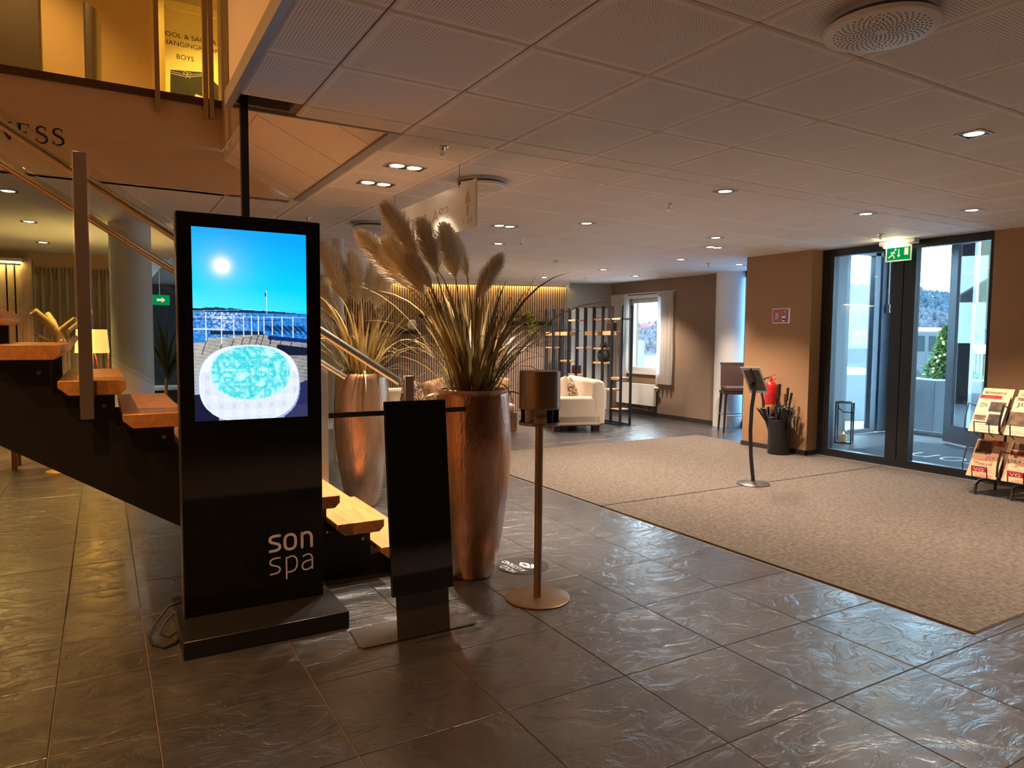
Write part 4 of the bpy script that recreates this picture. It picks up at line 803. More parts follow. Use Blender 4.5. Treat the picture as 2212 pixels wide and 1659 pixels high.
MB().ball((.78,-.98,1.03),.12,10,8,(1,.6,.7)).build('wing_mirror',M['cars'],car,True)
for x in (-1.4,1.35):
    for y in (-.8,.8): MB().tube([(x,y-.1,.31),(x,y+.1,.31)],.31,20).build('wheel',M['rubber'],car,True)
# fence, parapet, cladding
p=gpos(2122,21); fn=thing('wooden_fence','pale wooden slat fence outside with snow on its top rail','fence',p,rzr); hz=topz(2110,766,21)-GZ; lz=topz(2110,800,21)-GZ
MB().box(-.6,2.4,.03,.09,0,hz+.02).build('backing_rail',M['fence'],fn); s0=None
for i in range(26):
    x=-.55+i*.11
    if s0 is None: s0=MB().box(-.032,.032,-.02,.02,0,hz).build('slat',M['fence'],fn); s0.location=(x,0,0)
    else: inst(s0,'slat',fn,(x,0,0))
MB().box(-.7,2.5,-.12,.25,hz+.02,hz+.30).build('snow_cap',M['snow'],fn,bevel=.05)
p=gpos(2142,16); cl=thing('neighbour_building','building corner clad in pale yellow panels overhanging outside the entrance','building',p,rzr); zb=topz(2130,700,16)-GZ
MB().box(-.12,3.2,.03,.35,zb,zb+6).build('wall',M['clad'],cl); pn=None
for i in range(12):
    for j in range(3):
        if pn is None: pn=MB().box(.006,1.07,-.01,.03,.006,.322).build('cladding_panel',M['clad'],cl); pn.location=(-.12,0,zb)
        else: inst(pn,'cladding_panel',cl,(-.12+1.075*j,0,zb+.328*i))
# hills: a long ridge with rough tree tops, haze painted into its colour
def ridge(name,label,r0,r1,az0,az1,hf,mat,seed,treeh,nt,base=GZ):
    rng=random.Random(seed); b=MB(); NA,NR=160,12
    for i in range(NA+1):
        az=az0+(az1-az0)*i/NA; H=hf(az)
        for j in range(NR+1):
            t=j/NR; r=r0+(r1-r0)*t; zz=base+H*(t**1.1)+(rng.random()-.5)*H*.012*min(1,j)
            b.v.append((r*math.sin(az),r*math.cos(az),zz))
    for i in range(NA):
        for j in range(NR): a=i*(NR+1)+j; b.f.append((a,a+1,a+NR+2,a+NR+1))
    for i in range(nt):
        az=az0+(az1-az0)*rng.random(); t=1-rng.random()**2.2*.9; r=r0+(r1-r0)*t; H=hf(az); zz=base+H*t**1.1; h=treeh*(.5+.9*rng.random()); rr=h*.30; q=len(b.v); a0=rng.random()*6
        for kk in range(5): b.v.append((r*math.sin(az)+rr*math.cos(a0+kk*1.2566),r*math.cos(az)+rr*math.sin(a0+kk*1.2566),zz+h*.25))
        for kk in range(5): b.v.append((r*math.sin(az)+rr*.8*math.cos(a0+.5+kk*1.2566),r*math.cos(az)+rr*.8*math.sin(a0+.5+kk*1.2566),zz+h*.7))
        b.v.append((r*math.sin(az),r*math.cos(az),zz+h)); 
        for kk in range(5): k2=(kk+1)%5; b.f+= [(q+kk,q+k2,q+5+k2,q+5+kk),(q+5+kk,q+5+k2,q+10)]
    o=b.build(name,mat,None,True,180); o['kind']='stuff'; return tag(o,label,'hill')
def interp(tab):
    def f(a):
        for (x0,y0),(x1,y1) in zip(tab[:-1],tab[1:]):
            if a<=x1: return y0+(y1-y0)*max(0,(a-x0)/(x1-x0))
        return tab[-1][1]
    return f
ridge('wooded_hill','wooded hill in painted haze blue beyond the car park',95,190,.45,1.5,interp([(.45,4),(.70,4.0),(.80,7),(.95,14.3),(.976,14.1),(1.052,12.8),(1.091,11.0),(1.107,9.1),(1.12,8.6),(1.3,7)]),M['hill'],2,1.5,7000)
ridge('birch_slope','pale haze-tinted birch slope at the foot of the wooded hill',70,100,.62,1.4,interp([(.6,1.5),(.75,2.5),(.95,5.0),(1.05,5.0),(1.15,2.6),(1.3,2)]),M['hill2'],5,.9,3500)
def house(px,dep,w,d,h,rh,wall,label,name,zo=0):
    p=gpos(px,dep); p.z+=zo; t=thing(name,label,'house',p,rzr); MB().box(-w/2,w/2,0,d,0,h).build('wall',wall,t); MB().prism([(-.3,h-.1),(d/2,h+rh),(d+.3,h-.1)],(-w/2-.3,0,0),(0,1,0),(0,0,1),(w+.6,0,0)).build('roof',M['snow'] if name=='barn' else M['barn'],t); 
    MB().prism([(w*.02,h-.05),(w*.16,h+rh*.75),(w*.30,h-.05)],(0,-.15,0),(1,0,0),(0,0,1),(0,d/2,0)).build('gable',wall,t); MB().box(w*.12,w*.2,-.17,-.14,h*.3,h*.8).build('window',M['carglass'],t)
house(2030,62,5.2,5,1.9,1.0,M['barn'],'red painted barn with snowy roof beyond the parked van','barn')
house(1402,150,2.4,3,1.0,.9,M['signw'],'white house with red roof on the slope outside the curtained window','cottage',3.3)
p=gpos(1374,17); t=MB().box(-2.4,.05,0,2.5,0,1.55); o=t.build('grey_shed',M['planter']); o.location=p; o.rotation_euler=(0,0,rzr-.25); tag(o,'plain grey shed wall standing in the snow outside the curtained window','shed')
# ---------------------------------------------------------------- window with curtains, radiator
wf=MB(); X0=9.30
for q in ((wy0,wy0+.06,wz0,wz1),(wy1-.06,wy1,wz0,wz1),(wy0+.06,wy1-.06,wz1-.09,wz1),(wy0+.06,wy1-.06,wz0,wz0+.08)): wf.box(X0,X0+.07,*q)
w1=struct(wf.build('window_1',M['blind'])); MB().box(X0+.03,X0+.04,wy0+.06,wy1-.06,wz0+.08,wz1-.09).build('glass_pane',M['glass'],w1); MB().box(9.19,X0,wy0-.03,wy1+.03,wz0-.05,wz0-.002).build('window_sill',M['white'],w1)
b=MB(); b.box(9.205,9.22,wy0-.06,wy0,wz0-.05,wz1+.06).box(9.205,9.22,wy1,wy1+.06,wz0-.05,wz1+.06).box(9.205,9.22,wy0,wy1,wz1,wz1+.06); b.build('casing',M['white'],w1)
def curtain(y0,y1,z0,z1,x,folds,mat,name,label,amp=.03,group=None,axis='y'):
    b=MB(); n=folds*8; m=10
    for j in range(m+1):
        zz=z0+(z1-z0)*j/m; k=1-.12*math.sin(PI*j/m)
        for i in range(n+1):
            s=i/n; a=amp*math.sin(2*PI*folds*s+.4*math.sin(j*.3))*(1-.35*(j/m)); yy=y0+(y1-y0)*s+.006*math.sin(j*1.3+i)
            b.v.append((x+a,yy,zz) if axis=='y' else (yy,x+a,zz))
    for j in range(m):
        for i in range(n): q=j*(n+1)+i; b.f.append((q,q+1,q+n+2,q+n+1))
    t=thing(name,label,'curtain',(0,0,0),0,group); b.build('cloth',mat,t,True,180)
    h=MB()
    for i in range(folds*2): s=(i+.5)/(folds*2); yy=y0+(y1-y0)*s; h.box(*( (x-.035,x+.035,yy-.012,yy+.012) if axis=='y' else (yy-.012,yy+.012,x-.03,x+.03)),z1-.07,z1+.005)
    h.build('pleat_heading',mat,t); return t
curtain(11.05,11.56,.64,2.37,9.15,5,M['sheer'],'window_curtain','sheer white checked curtain on the divider side of the window'); curtain(9.74,10.16,.64,2.37,9.15,4,M['sheer'],'window_curtain','sheer white checked curtain on the column side of the window')
MB_r=MB(); MB_r.tube([(9.17,9.7,2.39),(9.17,11.6,2.39)],.008,8); tag(MB_r.build('curtain_rail',M['white'],None,True),'thin white curtain rail above the window','rail')
ra=thing('radiator','white panel radiator under the window','radiator',(9.20,10.73,0)); MB().box(-.10,-.03,-.56,.56,.20,.62).build('panel',M['radi'],ra,bevel=.006); MB().box(-.095,-.04,-.57,-.56,.21,.61).build('side_cover',M['radi'],ra)
b=MB()
for i in range(28): b.box(-.085,-.045,-.54+i*.0395,-.53+i*.0395,.621,.628)
b.build('top_grille',M['greys'],ra); MB().tube([(-.065,-.57,.56),(-.065,-.66,.56)],.022,12).build('valve',M['white'],ra,True); b=MB(); b.tube([(-.06,-.5,.2),(-.06,-.5,.12),(-.06,.45,.12)],.008,8); b.tube([(-.04,-.3,.2),(-.04,-.3,.09)],.008,8); b.tube([(-.04,.3,.2),(-.04,.3,.09)],.008,8); b.build('pipes',M['steeld'],ra,True)
# glazing behind the column
wf=MB(); wf.box(9.42,9.50,8.30,8.40,0,ZT).box(9.42,9.50,7.56,7.62,0,ZT).box(9.42,9.50,6.86,6.98,0,ZT).box(9.42,9.5,6.98,8.3,0,.12).box(9.42,9.5,6.98,8.3,ZT-.08,ZT+.02)
w3=struct(wf.build('window_3',M['frameb'])); MB().box(9.455,9.465,7.62,8.30,.12,ZT-.08).build('glass_pane',M['glassb'],w3); MB().box(9.455,9.465,6.98,7.56,.12,ZT-.08).build('glass_pane',M['glassb'],w3); W('wall_column_back',M['taupe'],(9.40,9.55,8.40,8.70,0,ZT))
# white door on the grey wall
d0=P1+D*-.06; d1=P1+D*-.90
fr=MB(); n3=NF*.02
def onw(p,q,z0,z1,th): return MB().prism([(0,z0),((q-p).length,z0),((q-p).length,z1),(0,z1)],p,(q-p).normalized(),(0,0,1),NF*th)
dw=struct(onw(d0,d1,.01,2.12,.02).build('door_2',M['white'])); onw(d0+D*-.06,d1+D*.06,.02,2.05,.035).build('door_leaf',M['white'],dw)
onw(P1+D*-.18+NF*.036,P1+D*-.75+NF*.036,1.0,1.95,.004).build('door_panel',M['radi'],dw); onw(P1+D*-.55+NF*.036,P1+D*-.82+NF*.036,1.94,2.0,.05).build('door_closer',M['alu'],dw); MB().tube([P1+D*-.80+NF*.05+Vector((0,0,1.05)),P1+D*-.70+NF*.08+Vector((0,0,1.05))],.01,8).build('door_handle',M['alu'],dw)
# ---------------------------------------------------------------- shelves on the slat wall
def wall_shelf(s0,s1,zz,label):
    a=P1+D*s0+NF*.022; b_=P1+D*s1+NF*.022; t=thing('wall_shelf',label,'shelf',(a.x,a.y,zz),0,'black floating shelves on the slat wall'); o=Vector((a.x,a.y,zz))
    MB().prism([(0,-.045),((b_-a).length,-.045),((b_-a).length,0),(0,0)],(0,0,0),D,(0,0,1),NF*.2).build('board',M['blackmatt'],t,bevel=.003,seg=1); MB().prism([(.02,-.075),((b_-a).length-.02,-.075),((b_-a).length-.02,-.045),(.02,-.045)],(0,0,0),D,(0,0,1),NF*.02).build('wall_bracket',M['blackmatt'],t); return a,b_
sdist=lambda x:(8.29-x)/.946
wall_shelf(sdist(8.003),sdist(7.139),1.83,'black floating shelf holding the trailing plant on the slat wall'); wall_shelf(sdist(7.051),sdist(6.40),1.44,'black floating shelf holding the dark pineapple on the slat wall'); wall_shelf(sdist(5.432),sdist(4.40),1.63,'low black floating shelf behind the pampas grass on the slat wall'); wall_shelf(sdist(6.243),sdist(5.389),1.95,'upper black floating shelf with a small sculpture on the slat wall')
def pineapple(loc,h,label,mat,group=None):
    t=thing('pineapple_ornament',label,'ornament',loc,0,group); r=h*.28
    prof=[(r*.55,0)]+[(r*(.62+.42*math.sin(PI*i/10))*1.0,h*.62*i/10) for i in range(1,10)]+[(r*.45,h*.64),(r*.35,h*.67)]; b=MB().lathe(prof,20)
    for i in range(9):
        for j in range(10):
            zz=h*.06+h*.54*i/9; rr=r*(.62+.42*math.sin(PI*zz/(h*.62))); a=2*PI*(j+.5*(i%2))/10; b.ball((rr*math.cos(a),rr*math.sin(a),zz),h*.03,6,4)
    b.build('fruit',mat,t,True,180); c=MB()
    for ring,(n,tl,hh) in enumerate(((7,1.0,.16),(6,.6,.22),(5,.25,.28))):
        for i in range(n):
            a=2*PI*(i+.4*ring)/n; c.tube([(r*.25*math.cos(a),r*.25*math.sin(a),h*(.64+.05*ring)),(r*(.3+.45*tl)*math.cos(a),r*(.3+.45*tl)*math.sin(a),h*(.64+.05*ring)+h*hh*.7),(r*(.3+.5*tl)*math.cos(a),r*(.3+.5*tl)*math.sin(a),h*(.64+.05*ring)+h*hh)],[h*.035,h*.025,h*.004],6)
    c.build('crown',mat,t,True,180); return t
q=P1+D*sdist(6.79)+NF*.12; pineapple((q.x,q.y,1.441),.33,'dark bronze pineapple ornament standing on a slat wall shelf',M['stoolw2'])
q=P1+D*sdist(7.42)+NF*.12; tp=thing('trailing_plant','lime green trailing plant in a small pot on a slat wall shelf','potted plant',(q.x,q.y,1.831)); MB().lathe([(.055,0),(.075,.12),(.068,.12),(.06,.1)],20).build('pot',M['dwood'],tp,True); rng=random.Random(4)
for i in range(16):
    a=rng.uniform(-.9,1.2); ln_=rng.uniform(.12,.55); px_=D*(-.05-.18*rng.random()); base=Vector((0,0,.13)); mid=base+NF*(.06+.05*rng.random())+px_*.6+Vector((0,0,.06*rng.random())); end=mid+px_*.8+NF*.04+Vector((0,0,-ln_)); b=MB().tube([base,mid,(mid+end)/2+NF*.015,end],.003,5)
    for k in range(26):
        t_=rng.random(); p=(mid.lerp(end,(t_-.3)/.7) if t_>.3 else base.lerp(mid,t_/.3)); d=Vector((rng.gauss(0,1),rng.gauss(0,1),rng.gauss(0,.8))).normalized()*.05; e=d.orthogonal().normalized()*.018; n_=len(b.v); b.v+=[tuple(p),tuple(p+d*.5+e),tuple(p+d),tuple(p+d*.5-e)]; b.f.append((n_,n_+1,n_+2,n_+3))
    b.build('vine',M['lime'],tp)
q=P1+D*sdist(5.83)+NF*.12; sc=thing('shelf_sculpture','small dark openwork sculpture on the upper slat wall shelf','sculpture',(q.x,q.y,1.951)); b=MB()
for i in range(5): b.tube([(.09*math.cos(a+i)*math.cos(i*.6),.05*math.sin(a+i),.12+.10*math.sin(a)) for a in [k_*2*PI/14 for k_ in range(15)]],.012,6)
b.build('loops',M['blackmatt'],sc,True,180); MB().box(-.06,.06,-.04,.04,0,.03).build('foot',M['blackmatt'],sc)
q=P1+D*sdist(5.30)+NF*.12; tag((lambda o:(setattr(o,'location',(q.x,q.y,1.631)),o)[1])(MB().lathe([(.05,0),(.085,.03),(.095,.12),(.07,.19),(.055,.20),(.05,.19)],24).build('vase',M['white'],None,True)),'small white round vase on the low slat wall shelf','vase')
# ---------------------------------------------------------------- room divider shelf
dv=thing('room_divider','open black steel room divider with staggered small oak shelves','room divider',(7.64,9.36,0)); HB=2.06; NP=10; SPY=.262; DX=.215
pm_=MB().box(-.017,.017,-.017,.017,0,HB); p0=None
for k_ in range(NP):
    for dx in (0,DX):
        if p0 is None: p0=pm_.build('post',M['black'],dv); p0.location=(dx,k_*SPY,0)
        else: inst(p0,'post',dv,(dx,k_*SPY,0))
for dx in (0,DX): MB().box(dx-.015,dx+.015,0,(NP-1)*SPY,.0,.03).build('base_bar',M['black'],dv); 
for k_ in range(NP): MB().box(0,DX,k_*SPY-.012,k_*SPY+.012,.0,.028).build('cross_bar',M['black'],dv)
MB().box(-.05,DX+.05,-.1,.12,0,.006).build('foot_plate',M['black'],dv)
def dshelf(bay,zz,th,mat,n=1): return MB().box(-.02,DX+.02,bay*SPY+.018,(bay+n)*SPY-.018,zz-th/2,zz+th/2).build('shelf',mat,dv,bevel=.003,seg=1)
for bay,zz,th in ((5,1.83,.028),(2,1.835,.028),(0,1.832,.028),(8,1.582,.07),(6,1.582,.07),(3,1.587,.07),(1,1.587,.07),(8,1.31,.028),(4,1.316,.03),(2,1.315,.03),(6,1.06,.035),(2,1.06,.035),(0,.805,.045),(1,.597,.03),(0,.277,.015)): dshelf(bay,zz,th,M['shelfw'])
dshelf(5,.812,.035,M['shelfw'],1)
pineapple((7.74,9.36+2.35*SPY,1.079),.36,'black pineapple ornament on a shelf of the room divider',M['blackmatt'])
def ribbox(loc,mat,label):
    t=thing('ribbed_box',label,'box',loc); MB().box(-.06,.06,-.06,.06,0,.16).build('body',mat,t,bevel=.006); b=MB()
    for i in range(5): b.box(-.07,.07,-.07,.07,.015+i*.03,.027+i*.03)
    b.build('bands',mat,t)
ribbox((7.74,9.36+5.5*SPY,.8305),M['dwood'],'brown ribbed decorative box on a room divider shelf above the sofa'); ribbox((7.74,9.36+1.5*SPY,1.623),M['stoolw2'],'dark ribbed decorative box high on the window end of the room divider')
b=MB(); b.lathe([(.05,0),(.012,.015),(.012,.16),(.05,.19),(.03,.2)],16); o=b.build('candle_holder',M['blackmatt'],None,True); o.location=(7.74,9.36+6.5*SPY,1.078); tag(o,'small black candle holder on a room divider shelf','candle holder')
# ---------------------------------------------------------------- upholstered sofa
F=Vector((-.95,.31,0)).normalized(); ang=math.atan2(F.y,F.x)
so=thing('sofa','beige upholstered sofa with curved back and dark block legs by the room divider','sofa',(6.78,9.81,0),ang)   # local +x = front, +y = right of sitter? (side away/near)
SW=.78   # half width along local y; near arm is on +y or -y depending on side
near=1 if (Matrix.Rotation(ang,3,'Z')@Vector((0,1,0))).y<0 else -1
def Y(a,b): return (min(a*near,b*near),max(a*near,b*near))
MB().box(-.40,.36,-SW,SW,.09,.27).build('base',M['sofa'],so,bevel=.03,seg=3)
for s in (1,-1): y0_,y1_=Y(s*(SW-.17),s*SW); MB().box(-.36,.37,y0_,y1_,.10,.56).build('arm',M['sofa'],so,bevel=.05,seg=4)
bp=[(-.46,.10),(-.30,.10),(-.24,.55),(-.27,.80),(-.34,.835),(-.44,.80),(-.48,.6)]
MB().prism(bp,(0,-SW,0),(1,0,0),(0,0,1),(0,2*SW,0)).build('backrest',M['sofa'],so,bevel=.04,seg=4)
for s in (0,1): MB().box(-.26,.40,-SW+.175+s*(SW-.175),-.005+s*(SW-.175)+.0,.27,.43).build('seat_cushion',M['sofa'],so,bevel=.05,seg=4)
for x in (-.40,.26):
    for y in (-SW+.08,SW-.2): MB().box(x,x+.11,y,y+.12,0,.095).build('leg',M['dwood'],so)
def pillow(name,loc,rot,size,mat,label):
    b=MB(); n=10
    for sgn in (1,-1):
        base=len(b.v)
        for i in range(n+1):
            for j in range(n+1):
                u,v=i/n*2-1,j/n*2-1; e=1-.10*(1-abs(v)**2)*abs(u)**3; e2=1-.10*(1-abs(u)**2)*abs(v)**3
                b.v.append((u*size*.5*e2,sgn*.075*((1-u*u)*(1-v*v))**.45+sgn*.001,v*size*.5*e))
        for i in range(n):
            for j in range(n): q_=base+i*(n+1)+j; b.f.append((q_,q_+1,q_+n+2,q_+n+1) if sgn>0 else (q_+n+1,q_+n+2,q_+1,q_))
    o=b.build(name,mat,None,True,180); o.location=loc; o.rotation_euler=rot; return tag(o,label,'cushion')
rot=Matrix.Rotation(ang,3,'Z')
lp=Vector((6.78,9.81,0))+rot@Vector((-.02,near*.45,.60)); pillow('cushion',lp,(.25,.35,ang+PI/2-.3),.42,M['cush'],'brown and cream damask cushion leaning in the sofa corner by the near arm')
lp=Vector((6.78,9.81,0))+rot@Vector((.05,near*.12,.62)); pillow('cushion',lp,(.2,-.3,ang+PI/2+.35),.42,M['sofa'],'plain beige cushion leaning beside the damask cushion on the sofa')
# ---------------------------------------------------------------- wicker sofa
wk=thing('wicker_sofa','woven wicker sofa base with orange beige seat cushion against the slat wall','sofa',(5.0,9.85,0),-.05)
b=MB(); b.box(-1.28,.64,-.38,.42,.02,.31); b.build('wicker_core',M['dwood'],wk)
wv=MB(); 
for j in range(9):
    for i in range(44):
        x=-1.28+i*.0436; zz=.025+j*.032; o_=.010 if (i+j)%2 else .003
        wv.box(x+.003,x+.0406,-.38-o_-.006,-.381,zz+.002,zz+.030)
    for i in range(18):
        y=-.38+i*.0445; zz=.025+j*.032; o_=.010 if (i+j)%2 else .003
        wv.box(.641,.64+o_+.006,y+.003,y+.0415,zz+.002,zz+.030)
o=wv.build('wicker_weave',M['wicker'],wk); o['kind']='stuff'
MB().box(-1.29,.65,-.39,.43,.305,.325).build('wicker_rim',M['wicker'],wk,bevel=.008)
MB().box(-1.24,-.32,-.40,.34,.326,.46).build('seat_cushion',M['sofa'],wk,bevel=.05,seg=4); MB().box(-.30,.62,-.40,.34,.326,.46).build('seat_cushion',M['sofa'],wk,bevel=.05,seg=4)
MB().box(-1.26,.62,.30,.46,.31,.70).build('backrest',M['sofa'],wk,bevel=.06,seg=4); MB().box(.48,.62,-.1,.34,.46,.66).build('side_bolster',M['sofa'],wk,bevel=.05,seg=3)
pillow('cushion',(5.42,9.83,.66),(-.25,.15,-.55),.44,M['cush2'],'rust coloured ruffled cushion on the end of the wicker sofa')
pillow('cushion',(4.0,9.80,.66),(-.3,.4,.3),.42,M['cush'],'brown damask cushion on the wicker sofa behind the pampas pots'); pillow('cushion',(4.42,9.88,.64),(-.25,-.2,.1),.40,M['cush2'],'rust coloured cushion beside the damask one on the wicker sofa')
# ---------------------------------------------------------------- bar stool and table
bs=thing('bar_stool','dark brown bar stool with ribbed back beside the white column','bar stool',(8.84,7.92,0),.95)
MB().box(-.20,.20,-.20,.20,.66,.74).build('seat',M['stoolw2'],bs,bevel=.02,seg=3); MB().box(-.215,.215,-.215,.215,.62,.665).build('apron',M['stoolw'],bs)
MB().prism([(.17,.72),(.205,.72),(.235,1.09),(.205,1.10)],(0,-.20,0),(1,0,0),(0,0,1),(0,.40,0)).build('backrest',M['stoolw2'],bs,bevel=.008); MB().prism([(.20,1.085),(.245,1.085),(.25,1.115),(.21,1.12)],(0,-.21,0),(1,0,0),(0,0,1),(0,.42,0)).build('top_rail',M['stoolw'],bs,bevel=.006)
b=MB()
for i in range(16): b.prism([(.200,.74),(.208,.74),(.238,1.08),(.232,1.08)],(0,-.19+i*.0245,0),(1,0,0),(0,0,1),(0,.012,0))
b.build('back_ribs',M['stoolw'],bs)
for sx in (-1,1):
    for sy in (-1,1): MB().tube([(sx*.185,sy*.185,.64),(sx*.215,sy*.215,0)],[.024,.015],8).build('leg',M['stoolw'],bs,True)
for q in ((-1,-1,1,-1),(1,-1,1,1),(1,1,-1,1),(-1,1,-1,-1)): MB().tube([(q[0]*.203,q[1]*.203,.28),(q[2]*.203,q[3]*.203,.28)],.009,8).build('footrest',M['alu'],bs)
bt=thing('bar_table','round bar table with disc foot partly hidden behind the taupe pillar','table',(8.85,7.28,0)); MB().lathe([(.22,0),(.22,.012),(.03,.02)],32).build('foot',M['steeld'],bt,True); MB().lathe([(.03,.02),(.03,1.06)],16).build('pole',M['steeld'],bt,True); MB().lathe([(.28,1.06),(.29,1.065),(.29,1.095),(.28,1.10)],40).build('top',M['white'],bt,True)
# ---------------------------------------------------------------- things by the pillar
fs=thing('extinguisher_sign','red fire extinguisher pictogram sign with white border on the taupe pillar','sign',(7.80,6.245,1.71)); 
MB().box(-.012,0,-.14,.14,0,.20).build('white_plate',M['signw'],fs,bevel=.002,seg=1); MB().box(-.0145,-.012,-.115,.128,.012,.188).build('red_face',M['redsign'],fs)
g=MB(); G=lambda vf:g.flat(vf,(-.0152,0,0),(0,-1,0),(0,0,1)); G(stroke([(.045,.045),(.045,.12)],.05)); G(stroke([(.045,.135),(.045,.15)],.022)); G(stroke([(.035,.158),(.07,.16),(.085,.145)],.009)); g.build('extinguisher_symbol',M['signw'],fs)
g=MB()
for i in range(3): G(stroke([(-.085,.06+.03*i),(-.06,.075+.03*i),(-.04,.066+.03*i)],.014))
g.build('flame_symbol',M['signw'],fs)
fe=thing('fire_extinguisher','red fire extinguisher hung on the taupe pillar behind the menu stand','fire extinguisher',(7.715,6.31,.47))
MB().lathe([(.055,.0),(.078,.012),(.078,.38),(.072,.42),(.045,.46),(.022,.475),(.022,.50)],28).build('cylinder',M['red'],fe,True,50); MB().lathe([(.080,.0),(.080,.055)],28,cap=False).build('rubber_foot',M['blackmatt'],fe,True)
MB().lathe([(.0788,.10),(.0788,.155)],16,a0=PI*.75,a1=PI*1.5,cap=False).build('yellow_label',M['yellow'],fe,True); MB().lathe([(.0788,.17),(.0788,.30)],16,a0=PI*.75,a1=PI*1.5,cap=False).build('print_label',M['redsign'],fe,True)
b=MB(); b.tube([(0,0,.49),(0,0,.53)],.016,10); b.build('valve',M['chrome'],fe,True); b=MB(); b.bar((0,.03,.53),(-.02,-.09,.565),.016,.010); b.bar((0,.03,.515),(-.02,-.085,.50),.016,.010); b.build('lever',M['red'],fe)
MB().tube([(0,.02,.52),(-.02,.09,.50),(-.03,.12,.35),(-.03,.10,.15),(-.035,.085,.05)],.011,8).build('hose',M['black'],fe,True)
us=thing('umbrella_stand','black cylindrical umbrella stand at the foot of the taupe pillar','umbrella stand',(7.60,6.06,0)); MB().lathe([(.135,0),(.14,.005),(.14,.455),(.134,.46),(.128,.455),(.128,.03),(.001,.03)],40,cap=False).build('drum',M['blacksat'],us,True); MB().lathe([(.142,.44),(.144,.45),(.142,.46)],40,cap=False).build('rim',M['black'],us,True)
rng=random.Random(5)
ULAB=('black umbrella with straight upright grip in the umbrella stand','black umbrella with a grip leaning towards the doors in the stand','black umbrella with a grip leaning towards the extinguisher in the stand','black umbrella with loose pale trimmed folds in the stand','black umbrella standing at the back of the umbrella stand')
for i,(ax,ay,lx,ly,h) in enumerate(((0,.02,.02,.03,.86),(-.03,-.05,-.02,-.16,.80),(-.03,.06,-.03,.20,.78),(.04,-.03,.0,-.05,.84),(.05,.04,.05,.06,.88))):
    u=thing('umbrella',ULAB[i],'umbrella',(7.60+ax,6.06+ay,.035)); top=Vector((lx,ly,h)); d_=top.normalized()
    MB().tube([(0,0,0),d_*.62,d_*h],[.006,.007,.007],8).build('shaft',M['black'],u,True); MB().tube([d_*(h-.17),d_*h],[.014,.017],10).build('grip',M['black'],u,True)
    b=MB(); sd=d_.orthogonal().normalized(); s2=d_.cross(sd)
    for k_ in range(8):
        a=2*PI*k_/8+rng.random()*.3; r0=.06 if i in (0,4) else .085+.03*rng.random(); e=sd*math.cos(a)+s2*math.sin(a); e2=sd*math.cos(a+.55)+s2*math.sin(a+.55); q=len(b.v)
        P_=[d_*.10,d_*.40+e*.030,d_*(.575+.05*rng.random())+e*r0,d_*(.53+.05*rng.random())+e2*r0*.75,d_*.40+e2*.018]
        b.v+=[tuple(p) for p in P_]; b.f+= [(q,q+1,q+4),(q+1,q+2,q+3,q+4)]
        if i>0: b.tube([P_[2],(P_[2]+P_[3])/2+d_*.015,P_[3]],.0028,5)
    b.build('canopy',M['umb'],u); 
    if i in (1,2,3):
        t_=MB()
        for k_ in range(4): a=rng.random()*6; e=sd*math.cos(a)+s2*math.sin(a); e2=sd*math.cos(a+.8)+s2*math.sin(a+.8); t_.tube([d_*.50+e*.07,d_*(.57+.04*rng.random())+e*.10,d_*.56+e2*.10,d_*.48+e2*.075],.0035,5)
        t_.build('pale_trim',M['umbtrim'],u)
# menu stand with curved pole
c=fl(1627,1047); ms=thing('menu_stand','curved black menu stand with a tilted framed board on the entrance mat','menu stand',(c.x,c.y,.0085)); RHh=RH; FHh=FH
MB().lathe([(.165,0),(.168,.006),(.15,.016),(.05,.026),(.03,.03)],40).build('base',M['greys'],ms,True)
def mp(px,py): q=onplane(px,py); return q
def onplane(px,py,dy=0):
    d=ray(px,py); nrm=FH; t_=((Vector((c.x,c.y,0))+FH*dy-Vector((0,0,ZC))).dot(nrm))/d.dot(nrm); return Vector((0,0,ZC))+d*t_-Vector((c.x,c.y,.0085))
pts=[onplane(1627,1040),onplane(1622,985),onplane(1621,930),onplane(1624,880),onplane(1630,840),onplane(1628,825)]
b=MB(); n0=len(pts)
for p,q in zip(pts[:-1],pts[1:]): pass
L_=[p-RH*.018 for p in pts]; R_=[p+RH*.018 for p in pts]
v0=0
for i in range(n0):
    for s_ in (-.018,.018):
        for t_ in (-.006,.006): b.v.append(tuple(pts[i]+RH*s_+FH*t_))
for i in range(n0-1):
    a=i*4; e=a+4; b.f+= [(a,a+2,e+2,e),(a+1,e+1,e+3,a+3),(a,e,e+1,a+1),(a+2,a+3,e+3,e+2)]
b.f+= [(0,1,3,2),(v0+(n0-1)*4,v0+(n0-1)*4+2,v0+(n0-1)*4+3,v0+(n0-1)*4+1)]
b.build('curved_pole',M['black'],ms,True,40)
A,B_,C_,D_=onplane(1599,794,-.09),onplane(1641,794,-.09),onplane(1662,849,.07),onplane(1621,849,.07)
nrm=(B_-A).cross(D_-A).normalized()
def quadbox(a,b2,c2,d2,th,name,mat): 
    m=MB(); m.v=[tuple(p) for p in (a,b2,c2,d2)]+[tuple(p+nrm*th) for p in (a,b2,c2,d2)]; m.f=[(0,3,2,1),(4,5,6,7),(0,1,5,4),(1,2,6,5),(2,3,7,6),(3,0,4,7)]; return m.build(name,mat,ms)
quadbox(A,B_,C_,D_,.012,'board_frame',M['alu'])
cen=(A+B_+C_+D_)/4
sgn=1 if nrm.dot(Vector((0,0,ZC))-(cen+Vector((c.x,c.y,0))))>0 else -1
ins=[cen+(p-cen)*.80+nrm*(.0125 if sgn>0 else -.0025) for p in (A,B_,C_,D_)]
quadbox(*ins,.002,'board_back',M['greys'])
